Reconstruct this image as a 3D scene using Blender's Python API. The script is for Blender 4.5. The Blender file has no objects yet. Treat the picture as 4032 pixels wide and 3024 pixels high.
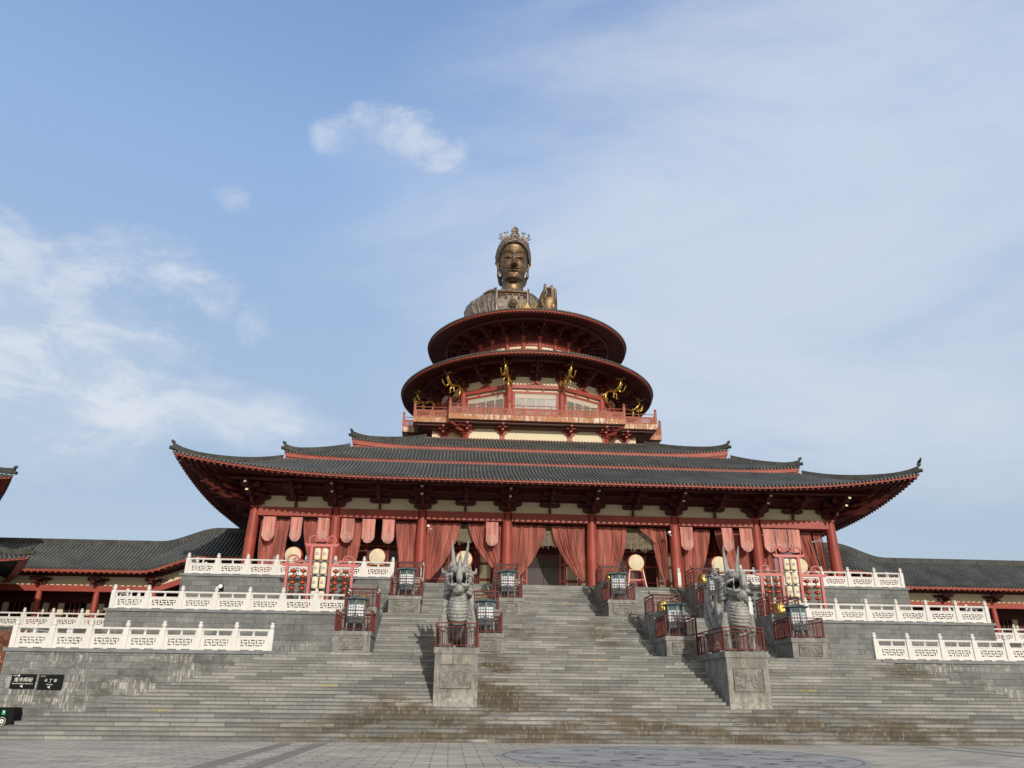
import bpy, math, random
from mathutils import Vector, Matrix
S = bpy.context.scene
COL = S.collection
R = math.radians
PI = math.pi
sin, cos = math.sin, math.cos
random.seed(7)

# ------------------------------------------------------------------ camera
CAM = (-6.7552, -31.8534, 1.5502); YAW, PITCH, ROLL = 0.0708, 0.3881, 0.0101
fw = Vector((sin(YAW)*cos(PITCH), cos(YAW)*cos(PITCH), sin(PITCH)))
r0 = Vector((cos(YAW), -sin(YAW), 0)); u0 = r0.cross(fw)
rr = r0*cos(ROLL)+u0*sin(ROLL); uu = u0*cos(ROLL)-r0*sin(ROLL)
cd = bpy.data.cameras.new("camera"); cam = bpy.data.objects.new("camera", cd); COL.objects.link(cam)
m = Matrix((rr, uu, -fw)).transposed().to_4x4(); m.translation = Vector(CAM); cam.matrix_world = m
cd.sensor_fit = 'HORIZONTAL'; cd.sensor_width = 36; cd.lens = 36*3030/4032; cd.clip_end = 3000; cd.clip_start = .1
S.camera = cam

# ------------------------------------------------------------------ sky, sun, exposure
SUN = Vector((0.20, -0.98, 0.325)).normalized()
w = bpy.data.worlds.new("World"); S.world = w; w.use_nodes = True
nt = w.node_tree; N = nt.nodes; Lk = nt.links; N.clear()
def wn(t, **k):
    n = N.new(t)
    for a, b in k.items(): setattr(n, a, b)
    return n
sky = wn('ShaderNodeTexSky', sky_type='NISHITA', sun_disc=False, sun_elevation=math.asin(SUN.z),
         sun_rotation=math.atan2(SUN.x, SUN.y), altitude=50, air_density=1.0, dust_density=0.6, ozone_density=1.6)
def wmath(op, a, b=None, c=None, clamp=False):
    n = wn('ShaderNodeMath', operation=op, use_clamp=clamp)
    for i, v in enumerate((a, b, c)):
        if v is None: continue
        if isinstance(v, (int, float)): n.inputs[i].default_value = v
        else: Lk.new(v, n.inputs[i])
    return n.outputs[0]
tc = wn('ShaderNodeTexCoord').outputs['Generated']
nrm = wn('ShaderNodeVectorMath', operation='NORMALIZE'); Lk.new(tc, nrm.inputs[0]); dirv = nrm.outputs[0]
def wdot(v):
    n = wn('ShaderNodeVectorMath', operation='DOT_PRODUCT'); Lk.new(dirv, n.inputs[0]); n.inputs[1].default_value = v; return n.outputs['Value']
def smooth(v, a, b):
    n = wn('ShaderNodeMapRange', interpolation_type='SMOOTHSTEP'); Lk.new(v, n.inputs[0])
    n.inputs[1].default_value = a; n.inputs[2].default_value = b; return n.outputs[0]
def wnoise(scale, detail=6, rough=.6, dist=0., stretch=(1, 1, 1), off=0):
    mp = wn('ShaderNodeMapping'); Lk.new(dirv, mp.inputs[0]); mp.inputs['Scale'].default_value = stretch; mp.inputs['Location'].default_value = (off, off*.7, off*.3)
    n = wn('ShaderNodeTexNoise'); Lk.new(mp.outputs[0], n.inputs['Vector'])
    n.inputs['Scale'].default_value = scale; n.inputs['Detail'].default_value = detail; n.inputs['Roughness'].default_value = rough; n.inputs['Distortion'].default_value = dist
    return n.outputs[0]
def sdir(az, el):   # direction of a patch of cloud (azimuth from the hall's axis, elevation)
    az, el = R(az), R(el); return (sin(az)*cos(el), cos(az)*cos(el), sin(el))
def blob(az, el, half_az, half_el):
    """soft elliptical patch of sky, in angles"""
    az, el = R(az), R(el)
    c = Vector(sdir(math.degrees(az), math.degrees(el))); ex = Vector((cos(az), -sin(az), 0)); ey = ex.cross(c)*-1
    a = wmath('DIVIDE', wdot(ex), R(half_az)); b = wmath('DIVIDE', wdot(ey), R(half_el))
    q = wmath('ADD', wmath('MULTIPLY', a, a), wmath('MULTIPLY', b, b))
    front = wmath('GREATER_THAN', wdot(c), 0)
    return wmath('MULTIPLY', wmath('SUBTRACT', 1.0, q, clamp=True), front)
big = wnoise(3.2, 8, .58, .35, (1, 1, 1.7), 3.1)
fine = wnoise(9, 8, .62, .5, (1, 1, 1.5), 1.7)
mixn = wmath('ADD', wmath('MULTIPLY', big, .5), wmath('MULTIPLY', fine, .5))
def cloud(bl, lo, hi, nz=None):
    base = smooth(wmath('ADD', wmath('MULTIPLY', bl, .55), nz if nz else mixn), lo, hi)
    return wmath('MULTIPLY', base, wmath('ADD', wmath('MULTIPLY', smooth(shred, .36, .64), .7), .30))
shred = wnoise(10, 10, .66, .45, (1, 1, 2.2), 11.3)
def wmax(*a):
    o = a[0]
    for b in a[1:]: o = wmath('SUBTRACT', 1.0, wmath('MULTIPLY', wmath('SUBTRACT', 1.0, o), wmath('SUBTRACT', 1.0, b)))
    return o
finer = wnoise(15, 10, .70, 1.3, (1, 1, 1.35), 5.3)
c_left = wmath('MULTIPLY', cloud(blob(-33, 19.5, 17, 10), .62, 1.02), .86)
c_left2 = wmath('MULTIPLY', cloud(blob(-19, 18.6, 13, 3.4), .68, 1.0), .75)
c_left3 = wmath('MULTIPLY', cloud(blob(-24, 26, 9, 6), .84, 1.05, fine), .6)
wisp = wmax(blob(-12.6, 38.8, 2.2, 1.9), blob(-9.0, 40.2, 3.0, 1.9), blob(-5.6, 39.9, 2.8, 2.3), blob(-2.4, 38.5, 2.6, 1.9))
c_wisp = wmath('MULTIPLY', cloud(wisp, .62, 1.12, finer), .68)
c_wisp2 = wmath('MULTIPLY', cloud(wmax(blob(-16.5, 25, 2.2, 2.4), blob(-34, 27.5, 3, 2), blob(-22, 27, 2.5, 2)), .74, 1.2, finer), .65)
c_wisp3 = wmath('MULTIPLY', cloud(blob(-19.6, 33.2, 1.9, 1.6), .76, 1.2, finer), .5)
c_right = wmath('MULTIPLY', smooth(wmath('ADD', wmath('MULTIPLY', blob(32, 33, 40, 26), .55), wnoise(1.9, 7, .6, .6, (1.0, 1.0, 3.2), 8.0)), .48, 1.2), .70)
cl = wmax(c_left, c_left2, c_left3, c_wisp, c_wisp2, c_wisp3, c_right)
sz = wn('ShaderNodeSeparateXYZ'); Lk.new(dirv, sz.inputs[0])
ramp = wn('ShaderNodeValToRGB'); Lk.new(sz.outputs[2], ramp.inputs[0]); er = ramp.color_ramp
er.elements[0].position = 0; er.elements[0].color = (.47, .55, .64, 1); er.elements[1].position = 1; er.elements[1].color = (.24, .33, .52, 1)
for p_, c_ in ((.20, (.44, .54, .67, 1)), (.38, (.395, .53, .73, 1)), (.60, (.315, .485, .79, 1)), (.75, (.225, .37, .68, 1))):
    e_ = er.elements.new(p_); e_.color = c_
glow = smooth(wdot(tuple(SUN)), -.25, 1.0)                  # the hazy bright side of the sky round the sun, behind the camera
warm = wn('ShaderNodeMix', data_type='RGBA'); Lk.new(glow, warm.inputs[0]); Lk.new(ramp.outputs[0], warm.inputs[6]); warm.inputs[7].default_value = (.74, .68, .58, 1)
gain = wn('ShaderNodeMix', data_type='RGBA', blend_type='MULTIPLY'); gain.inputs[0].default_value = 1; Lk.new(warm.outputs[2], gain.inputs[6]); gain.inputs[7].default_value = (6.67, 6.67, 6.67, 1)
tint = wn('ShaderNodeMix', data_type='RGBA'); tint.inputs[0].default_value = .85   # thin summer haze over the clear sky
Lk.new(sky.outputs[0], tint.inputs[6]); Lk.new(gain.outputs[2], tint.inputs[7])
cm = wn('ShaderNodeMix', data_type='RGBA'); Lk.new(cl, cm.inputs[0]); Lk.new(tint.outputs[2], cm.inputs[6]); cm.inputs[7].default_value = (4.75, 5.1, 5.65, 1)
bg = wn('ShaderNodeBackground'); Lk.new(cm.outputs[2], bg.inputs[0]); bg.inputs[1].default_value = 0.15
wo = wn('ShaderNodeOutputWorld'); Lk.new(bg.outputs[0], wo.inputs[0])
sd = bpy.data.lights.new("sun", 'SUN'); sd.energy = 3.1; sd.angle = R(.6); sd.color = (1, .92, .82)
so = bpy.data.objects.new("sun", sd); COL.objects.link(so); so.location = SUN*60; so.rotation_euler = (-SUN).to_track_quat('-Z', 'Y').to_euler()
S.view_settings.view_transform = 'Standard'; S.view_settings.look = 'None'; S.view_settings.exposure = 0; S.view_settings.gamma = 1
S.render.engine = 'CYCLES'; S.cycles.max_bounces = 6; S.cycles.diffuse_bounces = 3; S.cycles.glossy_bounces = 3; S.cycles.transparent_max_bounces = 8

# ------------------------------------------------------------------ object helpers
def T(o, label=None, cat=None, group=None, kind=None):
    if label: o['label'] = label
    if cat: o['category'] = cat
    if group: o['group'] = group
    if kind: o['kind'] = kind
    return o
def thing(name, label, cat, loc=(0, 0, 0), rz=0, group=None):
    o = bpy.data.objects.new(name, None); COL.objects.link(o); o.location = loc; o.rotation_euler = (0, 0, rz); o.empty_display_size = .3
    return T(o, label, cat, group)
def kids(o): return [c for c in COL.objects if c.parent == o]
def dup(root, loc, rz=None, label=None, group=None, sc=None):
    r = root.copy(); COL.objects.link(r); r.location = loc
    if rz is not None: r.rotation_euler = (0, 0, rz)
    if sc: r.scale = sc
    if label: r['label'] = label
    if group: r['group'] = group
    for ch in CH.get(root, []):
        c = ch.copy(); COL.objects.link(c); c.parent = r; CH.setdefault(r, []).append(c)
        for g in CH.get(ch, []):
            d = g.copy(); COL.objects.link(d); d.parent = c; CH.setdefault(c, []).append(d)
    return r
CH = {}
class MB:
    def __init__(s): s.v = []; s.f = []
    def add(s, vs, fs):
        o = len(s.v); s.v += [tuple(a) for a in vs]; s.f += [tuple(i+o for i in f) for f in fs]; return s
    def box(s, x0, x1, y0, y1, z0, z1):
        return s.add([(x, y, z) for z in (z0, z1) for y in (y0, y1) for x in (x0, x1)],
                     [(0, 2, 3, 1), (4, 5, 7, 6), (0, 1, 5, 4), (1, 3, 7, 5), (3, 2, 6, 7), (2, 0, 4, 6)])
    def obox(s, c, a, b, d):
        c, a, b, d = Vector(c), Vector(a), Vector(b), Vector(d)
        return s.add([c+a*i+b*j+d*k for k in (-1, 1) for j in (-1, 1) for i in (-1, 1)],
                     [(0, 2, 3, 1), (4, 5, 7, 6), (0, 1, 5, 4), (1, 3, 7, 5), (3, 2, 6, 7), (2, 0, 4, 6)])
    def bar(s, p, q, w, h, up=(0, 0, 1)):
        p, q = Vector(p), Vector(q); d = q-p; l = d.length; d = d/l
        a = d.cross(Vector(up)); a = a.normalized() if a.length > 1e-6 else Vector((1, 0, 0)); b = a.cross(d)
        return s.obox((p+q)/2, d*l/2, a*w/2, b*h/2)
    def prism(s, pts, o, ux, uy, t):
        o, ux, uy = Vector(o), Vector(ux), Vector(uy); n = ux.cross(uy).normalized()*t/2; k = len(pts)
        a = [o+ux*x+uy*y for x, y in pts]
        return s.add([p-n for p in a]+[p+n for p in a], [tuple(range(k))[::-1], tuple(range(k, 2*k))]+[(i, (i+1) % k, (i+1) % k+k, i+k) for i in range(k)])
    def tube(s, pts, rad, n=8, cap=True, flat=1.0):
        pts = [Vector(p) for p in pts]; k = len(pts); rs = list(rad) if isinstance(rad, (list, tuple)) else [rad]*k
        if 3 <= k <= 9:
            q = [pts[0]*2-pts[1]]+pts+[pts[-1]*2-pts[-2]]; e = [rs[0]]+rs+[rs[-1]]; pts2, rs2 = [], []
            for i in range(k-1):
                for j in range(4):
                    t = j/4; c = [.5*(-t+2*t*t-t**3), .5*(2-5*t*t+3*t**3), .5*(t+4*t*t-3*t**3), .5*(t**3-t*t)]
                    pts2.append(q[i]*c[0]+q[i+1]*c[1]+q[i+2]*c[2]+q[i+3]*c[3]); rs2.append(max(.004, e[i]*c[0]+e[i+1]*c[1]+e[i+2]*c[2]+e[i+3]*c[3]))
            pts, rs = pts2+[pts[-1]], rs2+[rs[-1]]; k = len(pts)
        up = None; vs = []; fs = []
        for i, p in enumerate(pts):
            d = (pts[min(i+1, k-1)]-pts[max(i-1, 0)]).normalized()
            if up is None:
                up = Vector((0, 0, 1)) if abs(d.z) < .9 else Vector((0, 1, 0))
            a = d.cross(up)
            if a.length < 1e-5: a = d.orthogonal()
            a.normalize(); b = a.cross(d).normalized(); up = b
            for j in range(n):
                t = 2*PI*j/n; vs.append(p+a*cos(t)*rs[i]+b*sin(t)*rs[i]*flat)
        for i in range(k-1):
            for j in range(n): fs.append((i*n+j, i*n+(j+1) % n, (i+1)*n+(j+1) % n, (i+1)*n+j))
        if cap: fs += [tuple(range(n))[::-1], tuple(range((k-1)*n, k*n))]
        return s.add(vs, fs)
    def lathe(s, prof, n=16, o=(0, 0, 0), ax=None, cap=True):
        """profile of (radius, height); ax = (ux, uy, uz) axes"""
        ux, uy, uz = [Vector(a) for a in (ax or ((1, 0, 0), (0, 1, 0), (0, 0, 1)))]; o = Vector(o); vs = []; fs = []; k = len(prof)
        for r, z in prof:
            for j in range(n):
                t = 2*PI*j/n; vs.append(o+ux*r*cos(t)+uy*r*sin(t)+uz*z)
        for i in range(k-1):
            for j in range(n): fs.append((i*n+j, i*n+(j+1) % n, (i+1)*n+(j+1) % n, (i+1)*n+j))
        if cap: fs += [tuple(range(n))[::-1], tuple(range((k-1)*n, k*n))]
        return s.add(vs, fs)
    def grid(s, fn, nu, nv, wrap=False):
        vs = [fn(i/nu, j/nv) for j in range(nv+1) for i in range(nu+(0 if wrap else 1))]; m = nu if wrap else nu+1
        return s.add(vs, [(j*m+i, j*m+(i+1) % m, (j+1)*m+(i+1) % m, (j+1)*m+i) for j in range(nv) for i in range(nu)])
    def loft(s, rings):
        n = len(rings[0]); k = len(rings)
        return s.add([p for r in rings for p in r], [(i*n+j, i*n+(j+1) % n, (i+1)*n+(j+1) % n, (i+1)*n+j) for i in range(k-1) for j in range(n)]
                     + [tuple(range(n))[::-1], tuple(range((k-1)*n, k*n))])
    def xf(s, mat):
        s.v = [tuple(mat @ Vector(p)) for p in s.v]; return s
    def join(s, o): return s.add(o.v, o.f)
    def build(s, name, mt, parent=None, loc=None, smooth=None, label=None):
        me = bpy.data.meshes.new(name); me.from_pydata(s.v, [], s.f); me.materials.append(mt)
        if smooth:
            me.polygons.foreach_set('use_smooth', [True]*len(me.polygons)); me.set_sharp_from_angle(angle=R(smooth))
        me.update(); o = bpy.data.objects.new(name, me); COL.objects.link(o)
        if parent: o.parent = parent; CH.setdefault(parent, []).append(o)
        if loc: o.location = loc
        if label: o['label'] = label
        return o
def part(src, parent, loc, rz=0, sc=None):     # another copy of a part on the same (or another) thing
    c = src.copy(); COL.objects.link(c); c.parent = parent; c.location = loc; c.rotation_euler = (0, 0, rz)
    if sc: c.scale = sc
    CH.setdefault(parent, []).append(c)
    for g in CH.get(src, []):
        d = g.copy(); COL.objects.link(d); d.parent = c; CH.setdefault(c, []).append(d)
    return c
def instead(src):                               # keep only the placed copies of a pattern part
    for g in CH.get(src, []): bpy.data.objects.remove(g)
    for l in CH.values():
        if src in l: l.remove(src)
    CH.pop(src, None); bpy.data.objects.remove(src)

# ------------------------------------------------------------------ materials
class NT:
    def __init__(s, name):
        s.m = bpy.data.materials.new(name); s.m.use_nodes = True; s.t = s.m.node_tree; s.n = s.t.nodes; s.l = s.t.links
        s.b = s.n['Principled BSDF']; s.geo = s.n.new('ShaderNodeNewGeometry').outputs['Position']; s._obj = None
    def obj(s):
        if s._obj is None: s._obj = s.n.new('ShaderNodeTexCoord').outputs['Object']
        return s._obj
    def set(s, sock, v):
        if isinstance(v, (int, float)): sock.default_value = v
        elif isinstance(v, (tuple, list)): sock.default_value = tuple(v)+((1,) if len(v) == 3 and sock.type == 'RGBA' else ())
        else: s.l.new(v, sock)
    def math(s, op, a, b=None, clamp=False):
        n = s.n.new('ShaderNodeMath'); n.operation = op; n.use_clamp = clamp; s.set(n.inputs[0], a)
        if b is not None: s.set(n.inputs[1], b)
        return n.outputs[0]
    def noise(s, vec, scale=5, detail=4, rough=.6, stretch=None, dist=0):
        if stretch:
            mp = s.n.new('ShaderNodeMapping'); s.l.new(vec, mp.inputs[0]); mp.inputs['Scale'].default_value = stretch; vec = mp.outputs[0]
        n = s.n.new('ShaderNodeTexNoise'); s.l.new(vec, n.inputs['Vector'])
        n.inputs['Scale'].default_value = scale; n.inputs['Detail'].default_value = detail; n.inputs['Roughness'].default_value = rough; n.inputs['Distortion'].default_value = dist
        return n.outputs[0]
    def step(s, v, a, b):
        n = s.n.new('ShaderNodeMapRange'); n.interpolation_type = 'SMOOTHSTEP'; s.set(n.inputs[0], v); n.inputs[1].default_value = a; n.inputs[2].default_value = b
        return n.outputs[0]
    def mix(s, f, a, b, mode='MIX'):
        n = s.n.new('ShaderNodeMix'); n.data_type = 'RGBA'; n.blend_type = mode; s.set(n.inputs[0], f); s.set(n.inputs[6], a); s.set(n.inputs[7], b); return n.outputs[2]
    def xyz(s, v):
        n = s.n.new('ShaderNodeSeparateXYZ'); s.l.new(v, n.inputs[0]); return n.outputs
    def vec(s, x, y, z):
        n = s.n.new('ShaderNodeCombineXYZ'); s.set(n.inputs[0], x); s.set(n.inputs[1], y); s.set(n.inputs[2], z); return n.outputs[0]
    def bump(s, h, st=.3, d=.02):
        n = s.n.new('ShaderNodeBump'); n.inputs['Strength'].default_value = st; n.inputs['Distance'].default_value = d; s.l.new(h, n.inputs['Height']); s.l.new(n.outputs[0], s.b.inputs['Normal'])
    def out(s, col, rough=.6, metal=0., spec=.4):
        s.set(s.b.inputs['Base Color'], col); s.set(s.b.inputs['Roughness'], rough); s.set(s.b.inputs['Metallic'], metal); s.b.inputs['Specular IOR Level'].default_value = spec
        return s.m
def paint(name, c, var=.25, scale=1.5, rough=.55, dirt=None, metal=0., spec=.35, bump=0., fine=12, world=True):
    t = NT(name); P = t.geo if world else t.obj()
    a = t.noise(P, scale, 5, .6); b = t.noise(P, fine, 3, .6)
    k = t.math('ADD', t.math('MULTIPLY', a, .7), t.math('MULTIPLY', b, .3))
    lo = tuple(x*(1-var) for x in c); hi = tuple(min(1, x*(1+var)) for x in c)
    col = t.mix(t.step(k, .32, .68), lo, hi)
    if dirt:
        dn = t.noise(P, 2.2, 6, .7, (2.2, 2.2, .35)); col = t.mix(t.math('MULTIPLY', t.step(dn, .5, .75), dirt[1]), col, dirt[0])
    if bump: t.bump(b, bump, .02)
    return t.out(col, rough, metal, spec)
M = {}
M['red'] = paint('red_paint', (.32, .060, .040), .18, .8, .5, ((.22, .05, .04), .5))
M['red_eave'] = paint('red_eave_board', (.31, .066, .042), .15, .9, .55, ((.5, .2, .15), .25))
M['red_shaded'] = paint('red_paint_shaded', (.082, .0145, .012), .2, .7, .55)  # deeper copy of the red, with the shade under the eaves put into its colour
M['cream'] = paint('cream_plaster', (.72, .64, .44), .06, .5, .8, ((.5, .46, .36), .25))
M['white'] = paint('white_marble', (.66, .645, .61), .05, 1.2, .5, ((.52, .50, .46), .35), bump=.1)
M['pink'] = paint('pink_red_lacquer', (.49, .135, .125), .1, 2, .4)
M['gold'] = paint('gilding', (.56, .36, .085), .25, 3, .34, None, .85)
M['bronze'] = None
M['rail'] = paint('rail_red', (.125, .022, .017), .2, 2.5, .55, None, 0, .2)
M['black'] = paint('black_metal', (.006, .007, .008), .2, 3, .6, None, 0, .15)
M['verdigris'] = paint('verdigris_bronze', (.115, .16, .165), .35, 4, .5, ((.25, .27, .26), .4), .25)
M['paper'] = paint('lamp_paper', (.80, .82, .86), .04, 3, .7)
M['drumskin'] = paint('drum_skin', (.66, .56, .38), .12, 3, .6, world=True)
M['lacquer'] = paint('red_lacquer', (.40, .035, .025), .15, 3, .3)
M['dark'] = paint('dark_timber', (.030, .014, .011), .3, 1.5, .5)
M['camw'] = paint('camera_white', (.75, .75, .74), .04, 3, .4)
M['copper'] = paint('copper_relief', (.17, .07, .045), .45, 5, .45, None, .5, bump=.6)
M['bamboo'] = paint('bamboo_slats', (.30, .25, .17), .3, 5, .7)
M['balcony'] = None

def tiles():
    t = NT('grey_roof_tile'); P = t.geo
    a = t.noise(P, .55, 5, .65); b = t.noise(P, 7, 3, .6); k = t.math('ADD', t.math('MULTIPLY', a, .5), t.math('MULTIPLY', b, .5))
    col = t.mix(t.step(k, .35, .66), (.060, .064, .060), (.150, .155, .145))
    li = t.step(t.noise(P, 14, 2, .5), .68, .76); li = t.math('MULTIPLY', li, t.step(t.noise(P, .8, 3), .48, .62))
    col = t.mix(t.math('MULTIPLY', li, .6), col, (.30, .28, .20)); t.bump(b, .4, .02)
    return t.out(col, .62, 0, .35)
M['tile'] = tiles(); M['pan'] = paint('shaded_pan_tile', (.045, .047, .044), .3, 1.0, .7)  # pans darker than the tile rows: shade between the rows put into the colour
M['ridge'] = paint('grey_ridge_mortar', (.055, .057, .052), .35, 1.4, .75, ((.16, .15, .11), .45), bump=.3)

def masonry(name, ca, cb, bw, bh, stain=None, offset=(0, 0), mortar=.008, mcol=(.05, .05, .048), strk=.0, brown=None):
    t = NT(name); X, Y, Z = t.xyz(t.geo)
    nz_ = t.math('ABSOLUTE', t.xyz(t.n.new('ShaderNodeNewGeometry').outputs['True Normal'])[2])
    u = t.math('ADD', X, Y); uv = t.vec(t.math('ADD', u, offset[0]), t.math('ADD', t.math('SUBTRACT', Z, t.math('MULTIPLY', nz_, bh*.5)), offset[1]), 0.)
    br = t.n.new('ShaderNodeTexBrick'); t.l.new(uv, br.inputs['Vector'])
    br.inputs['Scale'].default_value = 1; br.inputs['Mortar Size'].default_value = mortar; br.inputs['Mortar Smooth'].default_value = .15
    br.inputs['Brick Width'].default_value = bw; br.inputs['Row Height'].default_value = bh; br.inputs['Bias'].default_value = -.1; br.offset = .43
    br.inputs['Color1'].default_value = (*ca, 1); br.inputs['Color2'].default_value = (*cb, 1); br.inputs['Mortar'].default_value = (*mcol, 1)
    big = t.noise(t.geo, .45, 5, .65); fi = t.noise(t.geo, 6, 5, .7)
    col = t.mix(.8, br.outputs['Color'], t.mix(t.step(t.math('ADD', t.math('MULTIPLY', big, .6), t.math('MULTIPLY', fi, .4)), .3, .7), (.62, .62, .62), (1.35, 1.33, 1.28)), 'MULTIPLY')
    row = t.math('FLOOR', t.math('DIVIDE', t.math('ADD', Z, offset[1]), bh))
    sv = t.vec(t.math('MULTIPLY', u, 3.2), t.math('MULTIPLY', row, 3.7), 0.); st = t.noise(sv, 2.6, 4, .75)
    if brown:
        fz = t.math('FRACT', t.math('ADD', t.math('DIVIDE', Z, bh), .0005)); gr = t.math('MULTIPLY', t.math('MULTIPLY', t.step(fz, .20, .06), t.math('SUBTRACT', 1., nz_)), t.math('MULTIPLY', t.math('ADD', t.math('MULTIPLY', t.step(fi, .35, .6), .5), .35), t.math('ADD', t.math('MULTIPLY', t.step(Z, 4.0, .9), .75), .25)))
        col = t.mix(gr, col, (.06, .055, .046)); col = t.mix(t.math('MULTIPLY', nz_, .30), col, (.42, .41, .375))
        col = brown(t, col, X, Y, Z, u, st)
    if strk:
        mk = t.step(t.noise(t.vec(t.math('MULTIPLY', u, .30), t.math('MULTIPLY', Z, .7), 0.), 1.3, 4, .65), .46, .57)
        mk = t.math('MULTIPLY', mk, t.math('ADD', t.math('MULTIPLY', t.step(Z, 5.6, 3.0), .85), .15)); wv = t.math('MULTIPLY', t.math('MULTIPLY', mk, t.step(st, .46, .60)), strk)
        col = t.mix(wv, col, (.55, .53, .47))
        dk = t.math('MULTIPLY', t.step(t.noise(t.vec(t.math('MULTIPLY', u, .5), t.math('MULTIPLY', Z, .8), 3.), 1.1, 4, .7), .50, .66), t.math('ADD', t.math('MULTIPLY', t.step(Z, 4.5, 3.0), .5), .22))
        col = t.mix(dk, col, (.085, .08, .068))
    hgt = t.math('SUBTRACT', t.math('MULTIPLY', fi, .4), br.outputs['Fac']); t.bump(hgt, .35, .02)
    return t.out(col, .82, 0, .25)
M['wall'] = masonry('grey_stone_blocks', (.150, .156, .155), (.215, .218, .212), 1.12, .30, strk=.72)
def brown(t, col, X, Y, Z, u, st):
    # rusty seepage running down the lower steps and beside the dragon blocks
    low = t.math('MULTIPLY', t.step(Z, 1.15, .80), .9)
    cx = t.math('ABSOLUTE', t.math('SUBTRACT', X, 1.5)); mid = t.step(cx, 17, 11)
    a = t.math('MULTIPLY', low, mid)
    def spot(x0, y0, rx, ry, k):
        dx = t.math('DIVIDE', t.math('SUBTRACT', X, x0), rx); dy = t.math('DIVIDE', t.math('SUBTRACT', Y, y0), ry)
        q = t.math('ADD', t.math('MULTIPLY', dx, dx), t.math('MULTIPLY', dy, dy)); return t.math('MULTIPLY', t.step(q, 1.0, .1), k)
    sp = [spot(-4.6, 5.2, 1.6, 4.6, 1.1), spot(-9.2, 3.4, 2.6, 2.2, .95), spot(-1.2, 4.2, 5.5, 1.6, .55), spot(-1.4, 12.8, 2.4, 2.4, .35), spot(1.9, 13.4, 1.6, 2.4, .8), spot(-2.6, 13.6, 1.2, 2.0, .6), spot(16.2, 8.2, 2.4, 2.2, .8), spot(9, 3.7, 2.6, .9, .7), spot(5.2, 3.0, 5, 1.3, .45)]
    for q in sp: a = t.math('MAXIMUM', a, q)
    nz = t.noise(t.vec(t.math('MULTIPLY', X, .30), t.math('MULTIPLY', Z, 1.9), 0.), 1.0, 5, .65)
    a = t.math('MINIMUM', t.math('MULTIPLY', a, t.step(nz, .43, .54)), 1.)
    col = t.mix(t.math('MULTIPLY', a, .95), col, t.mix(t.step(t.noise(t.geo, .9, 4, .6), .35, .7), (.070, .058, .040), (.125, .098, .062)))
    rust = t.math('MULTIPLY', t.math('MULTIPLY', a, t.step(t.noise(t.vec(t.math('MULTIPLY', u, 1.5), Z, 9.), 1.4, 3, .6), .64, .74)), .35)
    col = t.mix(rust, col, (.33, .17, .055))
    wv = t.math('MULTIPLY', t.math('MULTIPLY', t.math('ADD', t.math('MULTIPLY', a, .85), .05), t.step(st, .52, .66)), .55)
    return t.mix(wv, col, (.40, .37, .31))
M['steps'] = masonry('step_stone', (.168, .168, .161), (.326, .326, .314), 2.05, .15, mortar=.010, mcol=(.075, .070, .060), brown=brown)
M['coping'] = paint('coping_stone', (.19, .20, .20), .2, 1.2, .8, ((.12, .12, .11), .4), bump=.25)
M['ped'] = None
def ped():
    t = NT('weathered_pedestal'); X, Y, Z = t.xyz(t.geo); u = t.math('ADD', X, Y)
    a = t.noise(t.geo, 1.6, 6, .7); col = t.mix(t.step(a, .35, .68), (.17, .165, .15), (.30, .29, .265))
    sv = t.vec(t.math('MULTIPLY', u, 3.5), t.math('MULTIPLY', Z, .55), 0.); s1 = t.noise(sv, 1.5, 5, .7)
    col = t.mix(t.math('MULTIPLY', t.step(s1, .55, .7), .75), col, (.075, .07, .055)); col = t.mix(t.math('MULTIPLY', t.step(s1, .46, .36), .55), col, (.42, .37, .25))
    pat = t.noise(t.geo, 5, 6, .75); lowm = t.step(Z, 1.9, 1.45); col = t.mix(t.math('MULTIPLY', t.math('MULTIPLY', t.step(pat, .47, .60), lowm), .65), col, (.47, .45, .40))
    t.bump(pat, .35, .03); return t.out(col, .85, 0, .2)
M['ped'] = ped()
M['carving'] = paint('carved_panel_stone', (.215, .205, .185), .3, 2.5, .85, ((.10, .095, .08), .6), bump=.4)
def carved(name, c, scales=False):
    t = NT(name); O = t.obj(); a = t.noise(O, 2.5, 6, .7); col = t.mix(t.step(a, .3, .7), tuple(x*.72 for x in c), tuple(x*1.22 for x in c))
    d = t.noise(O, 3, 5, .7, (2, 2, .5)); col = t.mix(t.math('MULTIPLY', t.step(d, .48, .66), .65), col, (.085, .08, .07)); wd_ = t.noise(O, 1.3, 3, .5); col = t.mix(t.math('MULTIPLY', t.step(wd_, .62, .70), .6), col, (.48, .47, .44))
    if scales:
        v = t.n.new('ShaderNodeTexVoronoi'); t.l.new(O, v.inputs['Vector']); v.inputs['Scale'].default_value = 9; t.bump(v.outputs['Distance'], .7, .05)
    else: t.bump(t.noise(O, 16, 4, .6), .3, .02)
    return t.out(col, .75, 0, .3)
M['dragon'] = carved('carved_grey_stone', (.335, .33, .31)); M['scales'] = carved('scaled_grey_stone', (.29, .285, .267), True)
def bronze():
    t = NT('aged_bronze'); O = t.obj(); a = t.noise(O, .9, 6, .65); b = t.noise(O, 2.2, 5, .7, (2.2, 2.2, .45))
    col = t.mix(t.step(a, .35, .65), (.115, .072, .038), (.215, .138, .072)); col = t.mix(t.math('MULTIPLY', t.step(b, .5, .72), .55), col, (.27, .25, .245))
    t.bump(t.noise(O, 7, 4, .6), .12, .05); return t.out(col, t.math('ADD', .33, t.math('MULTIPLY', b, .25)), .72, .5)
M['bronze'] = bronze()
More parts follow.
